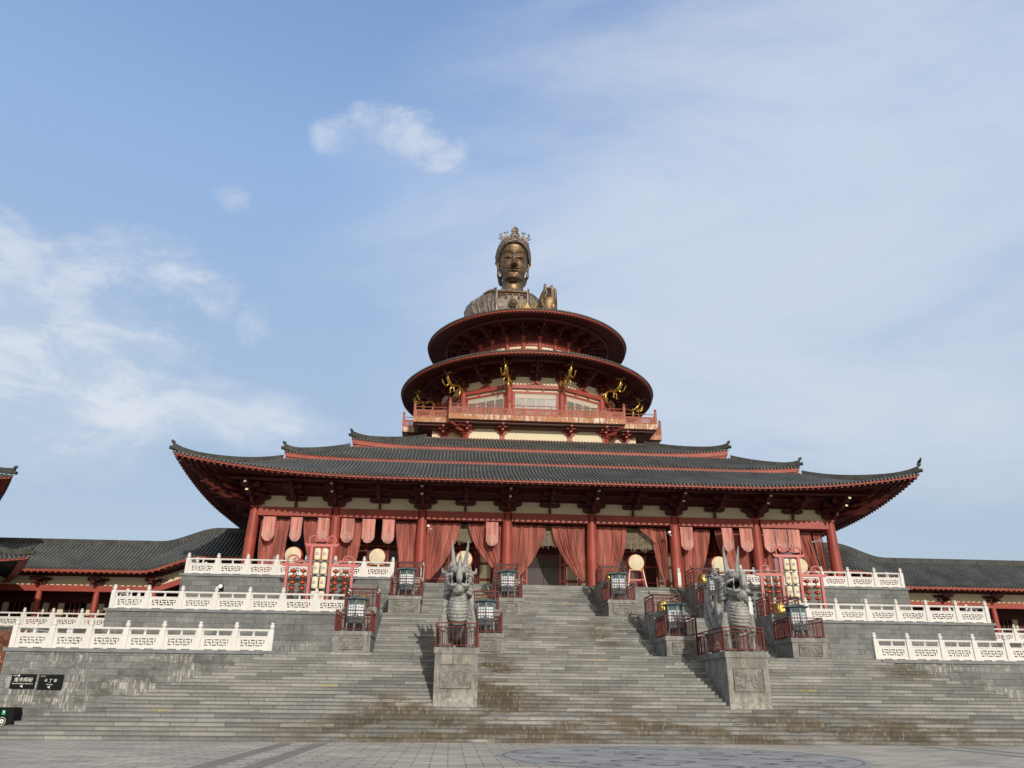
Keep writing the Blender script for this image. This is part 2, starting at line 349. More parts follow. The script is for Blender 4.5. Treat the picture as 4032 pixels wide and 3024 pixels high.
def dull():
    t = NT('weathered_bronze_robe'); O = t.obj(); b = t.noise(O, 1.6, 6, .7, (2.5, 2.5, .5))
    col = t.mix(t.step(b, .36, .66), (.10, .075, .055), (.25, .215, .19)); return t.out(col, .5, .4, .4)
M['robe'] = dull()
def balc():
    t = NT('stained_orange_fascia'); X, Y, Z = t.xyz(t.geo); u = t.math('ADD', X, Y)
    st = t.noise(t.vec(t.math('MULTIPLY', u, 4.0), t.math('MULTIPLY', Z, .5), 0.), 1.7, 6, .75); bg_ = t.noise(t.geo, .45, 4, .6)
    k = t.math('MULTIPLY', t.step(st, .48, .60), t.step(bg_, .40, .56)); col = t.mix(k, t.mix(t.step(st, .3, .5), (.23, .10, .05), (.40, .185, .085)), (.72, .66, .58))
    return t.out(col, .7)
M['balcony'] = balc(); M['balrail'] = paint('faded_red_rail', (.33, .098, .058), .2, 1.5, .6, ((.30, .10, .07), .5))
def pave():
    t = NT('plaza_paving'); X, Y, Z = t.xyz(t.geo)
    br = t.n.new('ShaderNodeTexBrick'); t.l.new(t.vec(X, Y, 0.), br.inputs['Vector']); br.inputs['Scale'].default_value = 1
    br.inputs['Brick Width'].default_value = .9; br.inputs['Row Height'].default_value = .45; br.inputs['Mortar Size'].default_value = .022
    br.inputs['Color1'].default_value = (.41, .375, .315, 1); br.inputs['Color2'].default_value = (.555, .51, .43, 1); br.inputs['Mortar'].default_value = (.17, .16, .14, 1)
    n = t.noise(t.geo, .35, 6, .65); col = t.mix(.8, br.outputs['Color'], t.mix(t.step(n, .3, .7), (.74, .74, .74), (1.2, 1.18, 1.14)), 'MULTIPLY')
    rs = t.step(t.noise(t.geo, .25, 4, .6), .5, .7); edge = t.step(Y, -1.6, -.1); col = t.mix(t.math('MULTIPLY', t.math('MULTIPLY', rs, edge), .5), col, (.42, .32, .17))
    t.bump(t.noise(t.geo, 9, 4, .6), .15, .02); return t.out(col, .75, 0, .3)
M['pave'] = pave(); M['band'] = paint('dark_paving_band', (.25, .23, .205), .15, 1.5, .75); M['carve'] = paint('carved_disc', (.35, .345, .33), .2, .8, .7, bump=.2); M['groove'] = paint('carved_groove', (.19, .19, .19), .2, 1, .8)
def cloth(name, c, tr=.0, stripes=0.):
    t = NT(name); a = t.noise(t.geo, 1.2, 4, .6, (3, 1, .35)); col = t.mix(t.step(a, .35, .65), tuple(x*.62 for x in c), tuple(min(1, x*1.2) for x in c)); t.out(col, .8, 0, .2)
    out = t.n['Material Output']; tl = t.n.new('ShaderNodeBsdfTranslucent'); t.set(tl.inputs[0], col); ms = t.n.new('ShaderNodeMixShader'); ms.inputs[0].default_value = .25
    t.l.new(t.b.outputs[0], ms.inputs[1]); t.l.new(tl.outputs[0], ms.inputs[2]); last = ms
    if tr:
        tp = t.n.new('ShaderNodeBsdfTransparent'); m2 = t.n.new('ShaderNodeMixShader'); m2.inputs[0].default_value = tr; t.l.new(ms.outputs[0], m2.inputs[1]); t.l.new(tp.outputs[0], m2.inputs[2]); last = m2
    t.l.new(last.outputs[0], out.inputs[0]); return t.m
M['curtain'] = cloth('rose_gauze', (.56, .19, .148), .20); M['banner'] = cloth('pink_satin', (.75, .33, .27)); M['emblem'] = paint('cream_print', (.66, .41, .34), .1, 6, .8); M['trim'] = paint('lilac_trim', (.42, .30, .36), .2, 8, .8)
M['clant'] = paint('cream_lantern_paper', (.78, .72, .50), .04, 4, .7); M['print'] = paint('lilac_print', (.42, .20, .38), .1, 4, .8)
M['yellow'] = paint('yellow_stencil', (.50, .36, .06), .35, 8, .8); M['signw'] = paint('sign_white', (.75, .77, .70), .03, 4, .6); M['green'] = paint('green_sticker', (.02, .30, .17), .1, 5, .5)
M['glass'] = None
def glass():
    t = NT('dull_window_glass'); return t.out(t.mix(t.step(t.noise(t.geo, .9, 3), .35, .65), (.05, .056, .065), (.13, .14, .15)), .3, 0, .35)
M['glass'] = glass(); M['wframe'] = paint('beige_window_frame', (.50, .44, .35), .06, 2, .6)
M['brickgrey'] = masonry('grey_brick', (.10, .105, .10), (.17, .17, .165), .45, .11)
M['bird'] = paint('dark_feather', (.03, .03, .032), .2, 8, .7)
M['oldgold'] = paint('old_gilding', (.32, .20, .055), .25, 3, .5, None, .5); M['dial'] = paint('gold_medallion', (.75, .52, .14), .2, 4, .4, None, .6)
# ================================================================== ground and paving
def sheet(name, x0, x1, y0, y1, z, mt, kind='structure'):
    return T(MB().add([(x0, y0, z), (x1, y0, z), (x1, y1, z), (x0, y1, z)], [(0, 1, 2, 3)]).build(name, mt), kind=kind)
sheet('ground', -900, 900, -900, 900, -.012, M['band'])
sheet('plaza', -70, 70, -70, 8, 0, M['pave'])
for x0, x1 in ((-12.75, -12.25), (-11.55, -11.05), (11.05, 11.55), (12.25, 12.75)):
    sheet('paving_band', x0, x1, -60, -.9, .004, M['band'])
def disc(r0, r1, z, n=96, c=(0, -7.0)):
    b = MB()
    b.v = [(c[0]+r*cos(2*PI*i/n), c[1]+r*sin(2*PI*i/n), z) for r in (r0, r1) for i in range(n)]
    b.f = [(i, (i+1) % n, n+(i+1) % n, n+i) for i in range(n)]; return b
T(disc(.01, 5.35, .004).build('plaza_medallion', M['carve']), kind='structure')
gv = disc(5.1, 5.16, .008)
rng = random.Random(3)
def swirl(b, x, y, s, a, hand):        # one carved curl of the flat relief
    pts = []
    for i in range(30):
        t = i/29; rad = s*(1-t*.86); th = a+hand*t*5.2; pts.append(Vector((x+rad*cos(th)*1.25, y+rad*sin(th), 0)))
    for i in range(29):
        d = (pts[i+1]-pts[i]); nrm_ = Vector((-d.y, d.x, 0)).normalized(); w0 = .025+.075*sin(PI*i/29); w1 = .025+.075*sin(PI*(i+1)/29)
        q = [pts[i]-nrm_*w0, pts[i+1]-nrm_*w1, pts[i+1]+nrm_*w1, pts[i]+nrm_*w0]
        b.add([(p.x, p.y, .008) for p in q], [(0, 1, 2, 3)])
cells = []
for _ in range(900):
    a, r_ = rng.random()*2*PI, 4.55*math.sqrt(rng.random()); x, y = r_*cos(a), -7+r_*sin(a)
    if all((x-p)**2+(y-q)**2 > 1.25**2 for p, q in cells): cells.append((x, y))
for x, y in cells: swirl(gv, x, y, rng.uniform(.42, .6), rng.random()*6.28, rng.choice((-1, 1)))
T(gv.build('medallion_grooves', M['groove']), kind='structure')

# ================================================================== staircase and terraces
Z1, Z2, Z3 = 3.6, 6.15, 8.85
st = thing('stone_staircase', 'wide grey stone staircase with rust stained steps climbing from the plaza to the hall', 'staircase')
def flight(y0, z0, zt, n, tread, half, grow, yb):
    b = MB(); h = (zt-z0)/n
    for i in range(n):
        wd = half+grow*(n-1-i); y = y0+i*tread; z = z0+i*h; ye = y+tread+.03 if i < n-1 else yb
        b.box(-wd, wd, y, ye+(.3 if grow else 0), z-.02, z+h-.018)
        b.box(-wd-.012, wd+.012, y-.018, ye, z+h-.018, z+h)      # tread slab with its nosing
        if grow:                                                  # the steps turn the corner at both ends
            b.box(-wd, -wd+1.0, ye, yb, z-.02, z+h-.019); b.box(wd-1.0, wd, ye, yb, z-.02, z+h-.019)
            b.box(-wd-.012, -wd+1.0, ye, yb, z+h-.0185, z+h-.0005); b.box(wd-1.0, wd+.012, ye, yb, z+h-.0185, z+h-.0005)
    return b
flight(0, 0, .9, 6, .3, 22.25, .36, 3.6).build('lower_flight', M['steps'], st)
flight(3.51, .9, Z1, 18, .3, 15.45, .36, 8.66).build('first_flight', M['steps'], st)
flight(10.55, Z1, Z2, 17, .3, 12.5, 0, 15.42).build('second_flight', M['steps'], st)
flight(17.33, Z2, Z3, 18, .3, 10.4, 0, 22.55).build('upper_flight', M['steps'], st)
def glyphs(s, size, mt, name, parent=None, loc=(0, 0, 0), rot=(PI/2, 0, 0), ext=.002, sx=1., shear=0., align='CENTER'):
    """lettering turned into a mesh"""
    c = bpy.data.curves.new(name, 'FONT'); c.body = s; c.size = size; c.extrude = ext; c.align_x = align; c.align_y = 'CENTER'; c.shear = shear
    o = bpy.data.objects.new(name, c); COL.objects.link(o); bpy.context.view_layer.update()
    me = bpy.data.meshes.new_from_object(o.evaluated_get(bpy.context.evaluated_depsgraph_get())); bpy.data.objects.remove(o); bpy.data.curves.remove(c)
    me.materials.clear(); me.materials.append(mt); q = bpy.data.objects.new(name, me); COL.objects.link(q); q.location = loc; q.rotation_euler = rot; q.scale = (sx, 1, 1)
    if parent: q.parent = parent; CH.setdefault(parent, []).append(q)
    return q
for x, i, fy, fz, h in ((-18.6, 0, 3.51, .9, .15), (-12.2, 7, 3.51, .9, .15), (9.9, 7, 3.51, .9, .15), (.45, 16, 3.51, .9, .15), (.75, 7, 17.33, Z2, (Z3-Z2)/18), (-7.9, 1, 10.55, Z1, (Z2-Z1)/17)):
    glyphs('小心台阶', .13, M['yellow'], 'step_warning', st, (x, fy+i*.3-.004, fz+(i+.5)*h), sx=1.5)

def terrace(name, label, pieces, cop):
    t = thing(name, label, 'terrace'); b = MB()
    for p in pieces: b.box(*p)
    b.build('wall', M['wall'], t)
    for p in cop: MB().box(*p).build('coping', M['coping'], t)
    return t
terrace('stone_terrace', 'lowest grey stone terrace beside the first flight, with two black signs on its front', [(-27.95, -15.5, 8.64, 40, -.01, Z1-.17), (15.5, 27.95, 8.64, 40, -.01, Z1-.17), (-15.5, 15.5, 8.7, 40, -.01, Z1-.02)],
        [(-28.06, -15.3, 8.54, 15.3, Z1-.17, Z1-.01), (15.3, 28.06, 8.54, 15.3, Z1-.17, Z1-.01)])
terrace('stone_terrace', 'middle grey stone terrace carrying the two pink lantern frames', [(-26.55, -12.5, 15.42, 40, Z1-.02, Z2-.16), (12.5, 26.55, 15.42, 40, Z1-.02, Z2-.16), (-12.5, 12.5, 15.44, 40, Z1-.02, Z2-.02)],
        [(-26.68, -12.45, 15.32, 20.2, Z2-.16, Z2-.01), (12.45, 26.68, 15.32, 20.2, Z2-.16, Z2-.01)])
terrace('stone_terrace', 'top grey stone terrace right under the red columns of the hall', [(-24.3, -10.45, 20.2, 62, Z2-.02, Z3-.16), (10.45, 24.3, 20.2, 62, Z2-.02, Z3-.16), (-10.45, 10.45, 22.58, 62, Z2-.02, Z3-.03)],
        [(-24.42, -10.4, 20.1, 64, Z3-.16, Z3-.01), (10.4, 24.42, 20.1, 64, Z3-.16, Z3-.01), (-10.4, 10.4, 22.6, 64, Z3-.10, Z3-.02)])

# ================================================================== white marble balustrades
def bal_post():
    b = MB(); b.box(-.115, .115, -.115, .115, 0, 1.0)
    b.lathe([(.09, 1.0), (.075, 1.03), (.115, 1.08), (.125, 1.14), (.10, 1.20), (.075, 1.22), (.10, 1.25), (.085, 1.31), (.03, 1.335)], 10); return b
BITS = ["#.####.#.####.#.####.#", "#......#......#......#", "##.###.##.###.##.###.#", ".....#......#......#..", "###..#.####.#.####.#.."]
def bal_panel(wd, h0=.10, h1=.62, zr=.95, t=.05, bits=BITS):
    """one bay: footed base beam, pierced key-pattern panel, middle rail"""
    b = MB(); hw = wd/2
    b.box(-hw, hw, -.075, .075, .035, h0)
    for x in (-hw+.12, 0, hw-.12): b.box(x-.12, x+.12, -.085, .085, 0, .035)
    b.box(-hw, hw, -.07, .07, h1, h1+.06)
    nc = len(bits[0]); nr = len(bits); x0 = -hw+.2; cx = (wd-.4)/nc; z1 = h1-.11; cz = (z1-h0-.10)/nr
    b.box(-hw, x0, -t, t, h0, h1); b.box(x0+nc*cx, hw, -t, t, h0, h1); b.box(x0, x0+nc*cx, -t, t, h0, h0+.10); b.box(x0, x0+nc*cx, -t, t, z1, h1)
    for r_ in range(nr):
        c = 0
        while c < nc:
            if bits[r_][c] == '#': c += 1; continue
            e = c
            while e < nc and bits[r_][e] == '.': e += 1
            b.box(x0+c*cx, x0+e*cx, -t+.004, t-.004, z1-(r_+1)*cz, z1-r_*cz); c = e
    return b
def bal_rail(wd, zr=.95):
    b = MB(); hw = wd/2; b.tube([(-hw, 0, zr), (hw, 0, zr)], .06, 8)
    for x in (-hw+.05, 0, hw-.05):
        b.lathe([(.06, .68), (.075, .72), (.05, .80), (.045, .83), (.07, .86), (.07, .89)], 8, (x, 0, 0))
    return b
post0 = bal_post().build('post', M['white'], smooth=40)
PAN = {}
def balustrade(label, posts, group, cat='balustrade', sc=1.0, name='stone_balustrade'):
    """posts: list of (x, y, z)"""
    t = thing(name, label, cat, posts[0], 0, group); o = Vector(posts[0])
    for i, p in enumerate(posts):
        part(post0, t, Vector(p)-o)
        if i+1 == len(posts): break
        q = Vector(posts[i+1]); d = q-Vector(p); flat = Vector((d.x, d.y, 0)); L = round((flat.length-.20)*20)/20; slope = d.z/flat.length
        key = (L, round(slope, 2))
        if key not in PAN:
            pa, ra = bal_panel(L), bal_rail(L)
            if slope:
                for m_ in (pa, ra): m_.v = [(x, y, z+x*slope) for x, y, z in m_.v]
            PAN[key] = (pa.build('panel', M['white']), ra.build('handrail', M['white'], smooth=40))
        mid = (Vector(p)+q)/2-o; a = math.atan2(flat.y, flat.x); fx = (flat.length-.20)/L
        for k in (0, 1): part(PAN[key][k], t, mid, a, (fx, 1, 1))
    return t
def lin(a, b, n): return [a+(b-a)*i/n for i in range(n+1)]
G = 'white balustrades along the terrace edges'
balustrade('white marble balustrade on the lowest terrace, above the two black signs', [(-27.8, 14.2, Z1), (-27.8, 12.4, Z1), (-27.8, 10.6, Z1)]+[(x, 8.8, Z1) for x in lin(-27.8, -15.65, 7)], G)
balustrade('white marble balustrade on the lowest terrace, to the right of the stairs', [(x, 8.8, Z1) for x in lin(15.2, 27.7, 7)]+[(27.7, 10.6, Z1), (27.7, 12.4, Z1)], G)
balustrade('white marble balustrade on the middle terrace in front of the left lantern frame', [(-26.35, 19.2, Z2), (-26.35, 17.4, Z2)]+[(x, 15.55, Z2) for x in lin(-26.35, -12.9, 7)], G)
balustrade('white marble balustrade on the middle terrace in front of the right lantern frame', [(x, 15.55, Z2) for x in lin(12.9, 26.35, 7)]+[(26.35, 17.4, Z2), (26.35, 19.2, Z2)], G)
balustrade('white marble balustrade on the top terrace, below the left columns', [(-24.05, 24.0, Z3), (-24.05, 22.1, Z3)]+[(x, 20.32, Z3) for x in lin(-24.05, -10.85, 7)], G)
balustrade('white marble balustrade on the top terrace, below the right columns', [(x, 20.32, Z3) for x in lin(10.85, 24.05, 7)]+[(24.05, 22.1, Z3), (24.05, 24.0, Z3)], G)
for x, y, z, l in ((-11.2, 15.5, Z2, 'beside the far left pair of bell and lantern'), (11.3, 15.5, Z2, 'beside the far right pair of bell and lantern'), (-8.95, 22.2, Z3, 'at the left end of the topmost step'), (8.95, 22.2, Z3, 'at the right end of the topmost step')):
    t = thing('stone_post', 'single white marble post '+l, 'post', (x, y, z)); part(post0, t, (0, 0, 0))

# ================================================================== pedestals, railings, lanterns and bells on the stairs
def relief(b, wd, h):
    """carved panel in the x-z plane facing -y: frame plus curling cloud ridges"""
    b.box(-wd/2, wd/2, -.02, .03, -h/2, h/2); f = .035
    for a in ((-wd/2, wd/2, h/2-f, h/2), (-wd/2, wd/2, -h/2, -h/2+f), (-wd/2, -wd/2+f, -h/2+f, h/2-f), (wd/2-f, wd/2, -h/2+f, h/2-f)): b.box(a[0], a[1], -.075, .0, a[2], a[3])
    for sx in (-1, 1):
        for k, (cx, cz, s, st_) in enumerate(((.12, .12, .13, 0), (.30, .02, .12, 1.2), (.22, -.22, .14, 2.6), (.37, .26, .10, 4), (.05, -.05, .09, 5), (.38, -.32, .12, .5))):
            pts = [(sx*(cx*wd+s*wd*(1-i/13*.8)*cos(st_+i*.42)*.8), -.03, cz*h+s*h*(1-i/13*.8)*sin(st_+i*.42)) for i in range(14)]
            b.tube(pts, .032*min(1, h/.6), 6)
    return b
def pedestal(label, x, y, z, wd, h, dep, zt2, yend, ztop, group, relief_size, capz=.21):
    """front block with a carved panel, a taller block behind it, then the sloping ramp that follows the steps"""
    t = thing('stone_pedestal', label, 'pedestal', (x, y, z), 0, group); b = MB(); hw = wd/2
    b.box(-hw, hw, 0, dep, -.3 if zt2 else -.04, h-capz); b.build('block', M['ped'], t)
    MB().box(-hw-.05, hw+.05, -.05, dep+.02, h-capz, h).build('cap', M['ped'], t)
    if zt2:
        c = MB(); c.box(-hw+.03, hw-.03, dep+.02, dep+2.45, -.3, zt2-z)
        y0, y1 = dep+2.45, yend-y
        c.add([(sx*(hw-.03), yy, zz) for sx in (-1, 1) for yy, zz in ((y0, -.3), (y1, -.3), (y1, ztop-z), (y0, zt2-z-.3))], [(0, 1, 2, 3), (7, 6, 5, 4), (3, 2, 6, 7), (0, 3, 7, 4), (1, 0, 4, 5), (2, 1, 5, 6)])
        c.build('ramp', M['ped'], t)
    rw, rh, rz_ = relief_size
    relief(MB(), rw, rh).build('carved_panel', M['carving'], t, (0, -.001, rz_), 40); return t
def railing(label, x, y, z, wd, dep, h, group, name='steel_railing'):
    t = thing(name, label, 'railing', (x, y, z), 0, group); hw = wd/2
    cs = [(-hw, 0), (hw, 0), (hw, dep), (-hw, dep)]
    for cx, cy in cs:
        MB().box(cx-.032, cx+.032, cy-.032, cy+.032, 0, h+.02).build('post', M['rail'], t)
    for i in range(4):
        (ax, ay), (bx, by) = cs[i], cs[(i+1) % 4]; b = MB(); d = Vector((bx-ax, by-ay, 0)); L = d.length; d /= L
        for zz, s in ((h, .05), (h-.17, .032), (.10, .04)): b.bar((ax+d.x*.034, ay+d.y*.034, zz), (bx-d.x*.034, by-d.y*.034, zz), s, s)
        n = int(L/.17)
        for k in range(1, n): b.bar((ax+d.x*L*k/n, ay+d.y*L*k/n, .12), (ax+d.x*L*k/n, ay+d.y*L*k/n, h-.18), .026, .026, (0, 1, 0))
        b.build('bars', M['rail'], t)
    return t
def hexa(b, r0, z0, r1, z1, n=6, ph=PI/6): return b.lathe([(r0, z0), (r1, z1)], n, (0, 0, 0), ((cos(ph), sin(ph), 0), (-sin(ph), cos(ph), 0), (0, 0, 1)))
def make_lantern(label, loc):
    t = thing('hexagonal_lantern', label, 'lantern', loc, 0, 'hexagonal stair lanterns')
    b = MB(); hexa(b, .50, .44, .54, .49); hexa(b, .46, .49, .46, .70); hexa(b, .50, .70, .50, .74); b.build('base', M['verdigris'], t)
    for k in range(6):
        a = PI/6+k*PI/3; MB().tube([(.62*cos(a), .62*sin(a), 0), (.52*cos(a), .52*sin(a), .18), (.46*cos(a), .46*sin(a), .46)], [.06, .05, .045], 6).build('leg', M['verdigris'], t)
    f = MB()
    for k in range(6):
        a = PI/6+k*PI/3; p = Vector((.47*cos(a), .47*sin(a), 0)); q = Vector((.47*cos(a+PI/3), .47*sin(a+PI/3), 0))
        f.bar(p+Vector((0, 0, .74)), p+Vector((0, 0, 1.62)), .07, .07, (0, 1, 0))
        for zz, s in ((.77, .05), (1.41, .05), (1.58, .07)): f.bar(p+Vector((0, 0, zz)), q+Vector((0, 0, zz)), .05, s)
        for i in range(1, 8):
            c = p.lerp(q, i/8); f.bar(c+Vector((0, 0, 1.43)), c+Vector((0, 0, 1.56)), .022, .022, (0, 1, 0))
        for zz in (.93, 1.09, 1.25): f.bar(p+Vector((0, 0, zz)), q+Vector((0, 0, zz)), .022, .022)
        for u in (.34, .66): c = p.lerp(q, u); f.bar(c+Vector((0, 0, .78)), c+Vector((0, 0, 1.40)), .02, .02, (0, 1, 0))
    f.build('lattice', M['verdigris'], t)
    hexa(MB(), .445, .75, .445, 1.41).build('paper_pane', M['paper'], t)
    r_ = MB(); r_.lathe([(.56, 1.61), (.68, 1.655), (.67, 1.68), (.40, 1.73), (.18, 1.80), (.07, 1.83)], 6, (0, 0, 0), ((cos(PI/6), sin(PI/6), 0), (-sin(PI/6), cos(PI/6), 0), (0, 0, 1)))
    for k in range(6): a = PI/6+k*PI/3; r_.tube([(.67*cos(a), .67*sin(a), 1.665), (.73*cos(a), .73*sin(a), 1.70)], [.035, .02], 5); r_.tube([(.14*cos(a), .14*sin(a), 1.81), (.67*cos(a), .67*sin(a), 1.685)], .02, 5)
    rf = r_.build('roof', M['verdigris'], t)
    MB().lathe([(.06, 1.82), (.03, 1.85), (.07, 1.90), (.05, 1.94), (.01, 1.99)], 8).build('finial', M['gold'], rf, None, 40)
    return t
def make_bell(label, loc):
    t = thing('gilt_bell', label, 'bell', loc, 0, 'gilt bells on the stair ramps')
    MB().lathe([(.36, .10), (.385, .13), (.37, .22), (.34, .40), (.30, .58), (.24, .70), (.11, .76)], 20).build('bell_body', M['oldgold'], t, None, 40)
    MB().lathe([(.0, -.40), (.22, -.40), (.24, -.43), (.20, -.46), (.15, -.45), (.13, -.49), (.0, -.49)], 20, (0, .045, .43), ((1, 0, 0), (0, 0, 1), (0, 1, 0))).build('medallion', M['dial'], t, None, 40)
    MB().lathe([(.04, .82), (.03, .88), (.06, .92), (.02, .97)], 8).build('crown', M['gold'], t)
    f = MB()
    for sx in (-1, 1): f.box(sx*.56-.035, sx*.56+.035, -.04, .04, 0, 1.02); f.box(sx*.56-.05, sx*.56+.05, -.3, .3, 0, .07)
    f.box(-.72, .72, -.05, .05, 1.02, 1.10)
    for sx in (-1, 1): f.tube([(sx*.70, 0, 1.1), (sx*.78, 0, 1.12), (sx*.80, 0, 1.2), (sx*.74, 0, 1.24)], .03, 6)
    f.build('stand', M['dark'], t); return t
LP = [(-11.75, 8.9, Z1, 1.88, 'at the far left of the lower landing'), (-5.05, 8.9, Z1, 1.72, 'just behind the left stone dragon'), (5.05, 8.9, Z1, 1.72, 'left of the right stone dragon'), (11.75, 8.9, Z1, 1.88, 'at the far right of the lower landing'),
      (-9.65, 15.6, Z2, 1.88, 'at the left end of the upper landing'), (-3.45, 15.6, Z2, 1.72, 'left of the topmost central steps'), (3.45, 15.6, Z2, 1.72, 'right of the topmost central steps'), (9.65, 15.6, Z2, 1.88, 'hidden behind the right stone dragon')]
lan0 = bell0 = None
for i, (x, y, z, wd, wh) in enumerate(LP):
    zt2 = z+2.42
    pedestal('carved pedestal under the lantern '+wh, x, y, z, wd, 1.0, 2.3, zt2, y+(6.3 if i < 4 else 6.9), z+2.7, 'carved stair pedestals', (1.22 if wd > 1.8 else 1.1, .58, .42))
    railing('red railing round the lantern '+wh, x, y+.14, z+1.0, wd-.12, 2.05, 1.02, 'red stair railings')
    railing('red railing round the bell behind the lantern '+wh, x, y+2.6, zt2, wd-.22, 2.0, .98, 'red stair railings')
    ll = 'green hexagonal lantern '+wh; lb = 'gilt bell behind the lantern '+wh
    if i == 0: lan0 = make_lantern(ll, (x, y+1.15, z+1.0)); bell0 = make_bell(lb, (x, y+3.45, zt2))
    else: dup(lan0, (x, y+1.15, z+1.0), 0, ll); dup(bell0, (x, y+3.45, zt2), 0, lb)
for sx, wh in ((-1, 'left'), (1, 'right')):
    pedestal('tall weathered stone block with cloud relief under the %s dragon' % wh, sx*6.53, 4.06, 1.2, 1.9, 2.42, 4.3, None, 0, 0, 'dragon pedestals', (1.38, 1.0, 1.24), .26)
    railing('red steel railing around the %s stone dragon' % wh, sx*6.53, 4.22, 3.62, 1.86, 4.05, 1.05, 'red dragon railings')
# ================================================================== the hall
YT = 41.8
hall = thing('temple_hall', 'red temple hall with dark tiled stepped roofs and a round two-roofed tower on top', 'temple', (0, YT, Z3))
ROOT = [hall, (0, YT, Z3)]                                      # the building being put together and its origin
def H(b, name, mt, parent=None, smooth=None, label=None):      # world coordinates -> local to that building
    ox, oy, oz = ROOT[1]; b.v = [(x-ox, y-oy, z-oz) for x, y, z in b.v]
    return b.build(name, mt, parent or ROOT[0], None, smooth, label)
YC = 23.43; ZB, ZA = 13.38, 13.98
XC = [-21.06, -15.33, -9.2, -3.07, 3.07, 9.2, 15.33, 21.06]
def column_mb():
    b = MB(); b.lathe([(.47, 0), (.47, .10), (.42, .16)], 24); b.lathe([(.385, .16), (.395, 1.6), (.38, 3.2), (.345, 4.6), (.33, 5.0), (.29, 5.12)], 24); b.box(-.30, .30, -.30, .30, 5.12, 5.22)
    b.add(*(lambda q: (q.v, q.f))(MB().lathe([(.30, 5.22), (.46, 5.36), (.46, 5.46)], 4, (0, 0, 0), ((.7071, .7071, 0), (-.7071, .7071, 0), (0, 0, 1))))); return b
col0 = column_mb().build('column', M['red'], smooth=35)
spots = [(x, YC) for x in XC]+[(sx*21.06, y) for sx in (-1, 1) for y in (29.2, 35.3, 41.8, 48)]
for x, y in spots:
    c = part(col0, hall, (x, y-YT, 0))
    if abs(x) > 20: c.rotation_euler = (0, -.022*(1 if x > 0 else -1), 0); c.location.x += .10*(1 if x > 0 else -1)
instead(col0)
def bay(a, b, y, name='architrave', zb=ZB, za=ZA, th=.26):
    H(MB().box(a+.30, b-.30, y-th, y+th, zb, za), name, M['red'])
for a, b in zip(XC, XC[1:]): bay(a, b, YC-.12)
for sx in (-1, 1):
    for a, b in ((YC, 29.2), (29.2, 35.3), (35.3, 41.8), (41.8, 48)): H(MB().box(sx*21.06-.26, sx*21.06+.26, a+.3, b-.3, ZB, ZA), 'architrave', M['red'])
fz = MB(); fz.box(-21.2, 21.2, YC-.06, YC+.06, ZA, 14.86)
for sx in (-1, 1): fz.box(sx*21.06-.06, sx*21.06+.06, YC+.07, 60, ZA, 14.86)
H(fz, 'frieze', M['cream'])
pb = MB(); pb.box(-21.5, 21.5, YC-.2, YC+.2, 14.86, 15.10)
for sx in (-1, 1): pb.box(sx*21.06-.2, sx*21.06+.2, YC+.2, 60, 14.86, 15.10)
H(pb, 'wall_plate', M['red_shaded'])
def lift(u, L, us, amt, pw=2.3):
    t = max(0, (abs(u)-us)/(L-us)); return amt*t**pw
# brackets (arms stepping out from the wall head)
def arm(b, L, z, h, o, axis, t=.2):
    """a bracket arm of length L, along x (axis 0) at distance o outwards, or outward (axis 1)"""
    pts = [(-L/2, h), (-L/2, h*.45), (-L/2+.06, h*.2), (-L/2+.22, 0), (L/2-.22, 0), (L/2-.06, h*.2), (L/2, h*.45), (L/2, h)]
    if axis == 0: b.prism(pts, (0, -o, z), (1, 0, 0), (0, 0, 1), t)
    else: b.prism(pts, (0, -o, z), (0, 1, 0), (0, 0, 1), t)
def blocks(b, xs, o, z, s=.13):
    for x in xs: b.box(x-s, x+s, -o-s, -o+s, z, z+.12)
def bracket_mb(big):
    b = MB()
    if big:
        arm(b, 1.25, .16, .24, .02, 0, .3); blocks(b, (-.5, .5), .02, .40); arm(b, 2.05, .52, .26, .02, 0, .3); blocks(b, (-.88, .88), .02, .78, .1)
        arm(b, 1.5, .12, .26, .35, 1); arm(b, 2.5, .50, .28, .85, 1); arm(b, 3.5, .90, .28, 1.25, 1)
        blocks(b, (0,), 1.0, .38); blocks(b, (0,), 1.95, .78); arm(b, 1.3, .92, .25, 1.95, 0); blocks(b, (-.5, 0, .5), 1.95, 1.17); arm(b, 1.1, .55, .24, 1.0, 0); arm(b, 1.75, .86, .26, 1.0, 0); blocks(b, (-.7, .7), 1.0, 1.10, .1)
        for o, z in ((2.15, .72), (2.75, 1.12)):
            b.prism([(0, 0), (.5, -.17), (.46, -.05), (-1.2, .50), (-1.2, .32)], (0, -o, z), (0, -1, 0), (0, 0, 1), .17)
    else:
        b.box(-.09, .09, -.06, .06, 0, .42); arm(b, 1.5, .48, .26, .02, 0, .3); blocks(b, (-.6, .6), .02, .74, .1)
        arm(b, 2.3, .50, .28, .8, 1); arm(b, 3.1, .90, .28, 1.15, 1); blocks(b, (0,), 1.8, .78)
        arm(b, 1.3, .92, .25, 1.9, 0); arm(b, 1.6, .86, .26, 1.0, 0); blocks(b, (-.5, .5), 1.9, 1.17)
    return b
bkb = bracket_mb(True).build('bracket_set', M['red_shaded']); bks = bracket_mb(False).build('bracket_set', M['red_shaded'])
tipm = MB()
for o, z in ((2.15, .72), (2.75, 1.12)): tipm.prism([(.44, -.155), (.52, -.19), (.50, -.06), (.44, -.04)], (0, -o, z), (0, -1, 0), (0, 0, 1), .18)
bkside = part(bkb, None, (0, 0, 0)); CH.pop(None, None)
tip = tipm.build('painted_tip', M['cream'], bkb)
yb = YC-.28-YT; zb = ZA-Z3
for i, x in enumerate(XC): part(bkb, hall, (x, yb, zb))
for a, b in zip(XC, XC[1:]): part(bks, hall, ((a+b)/2, yb, zb))
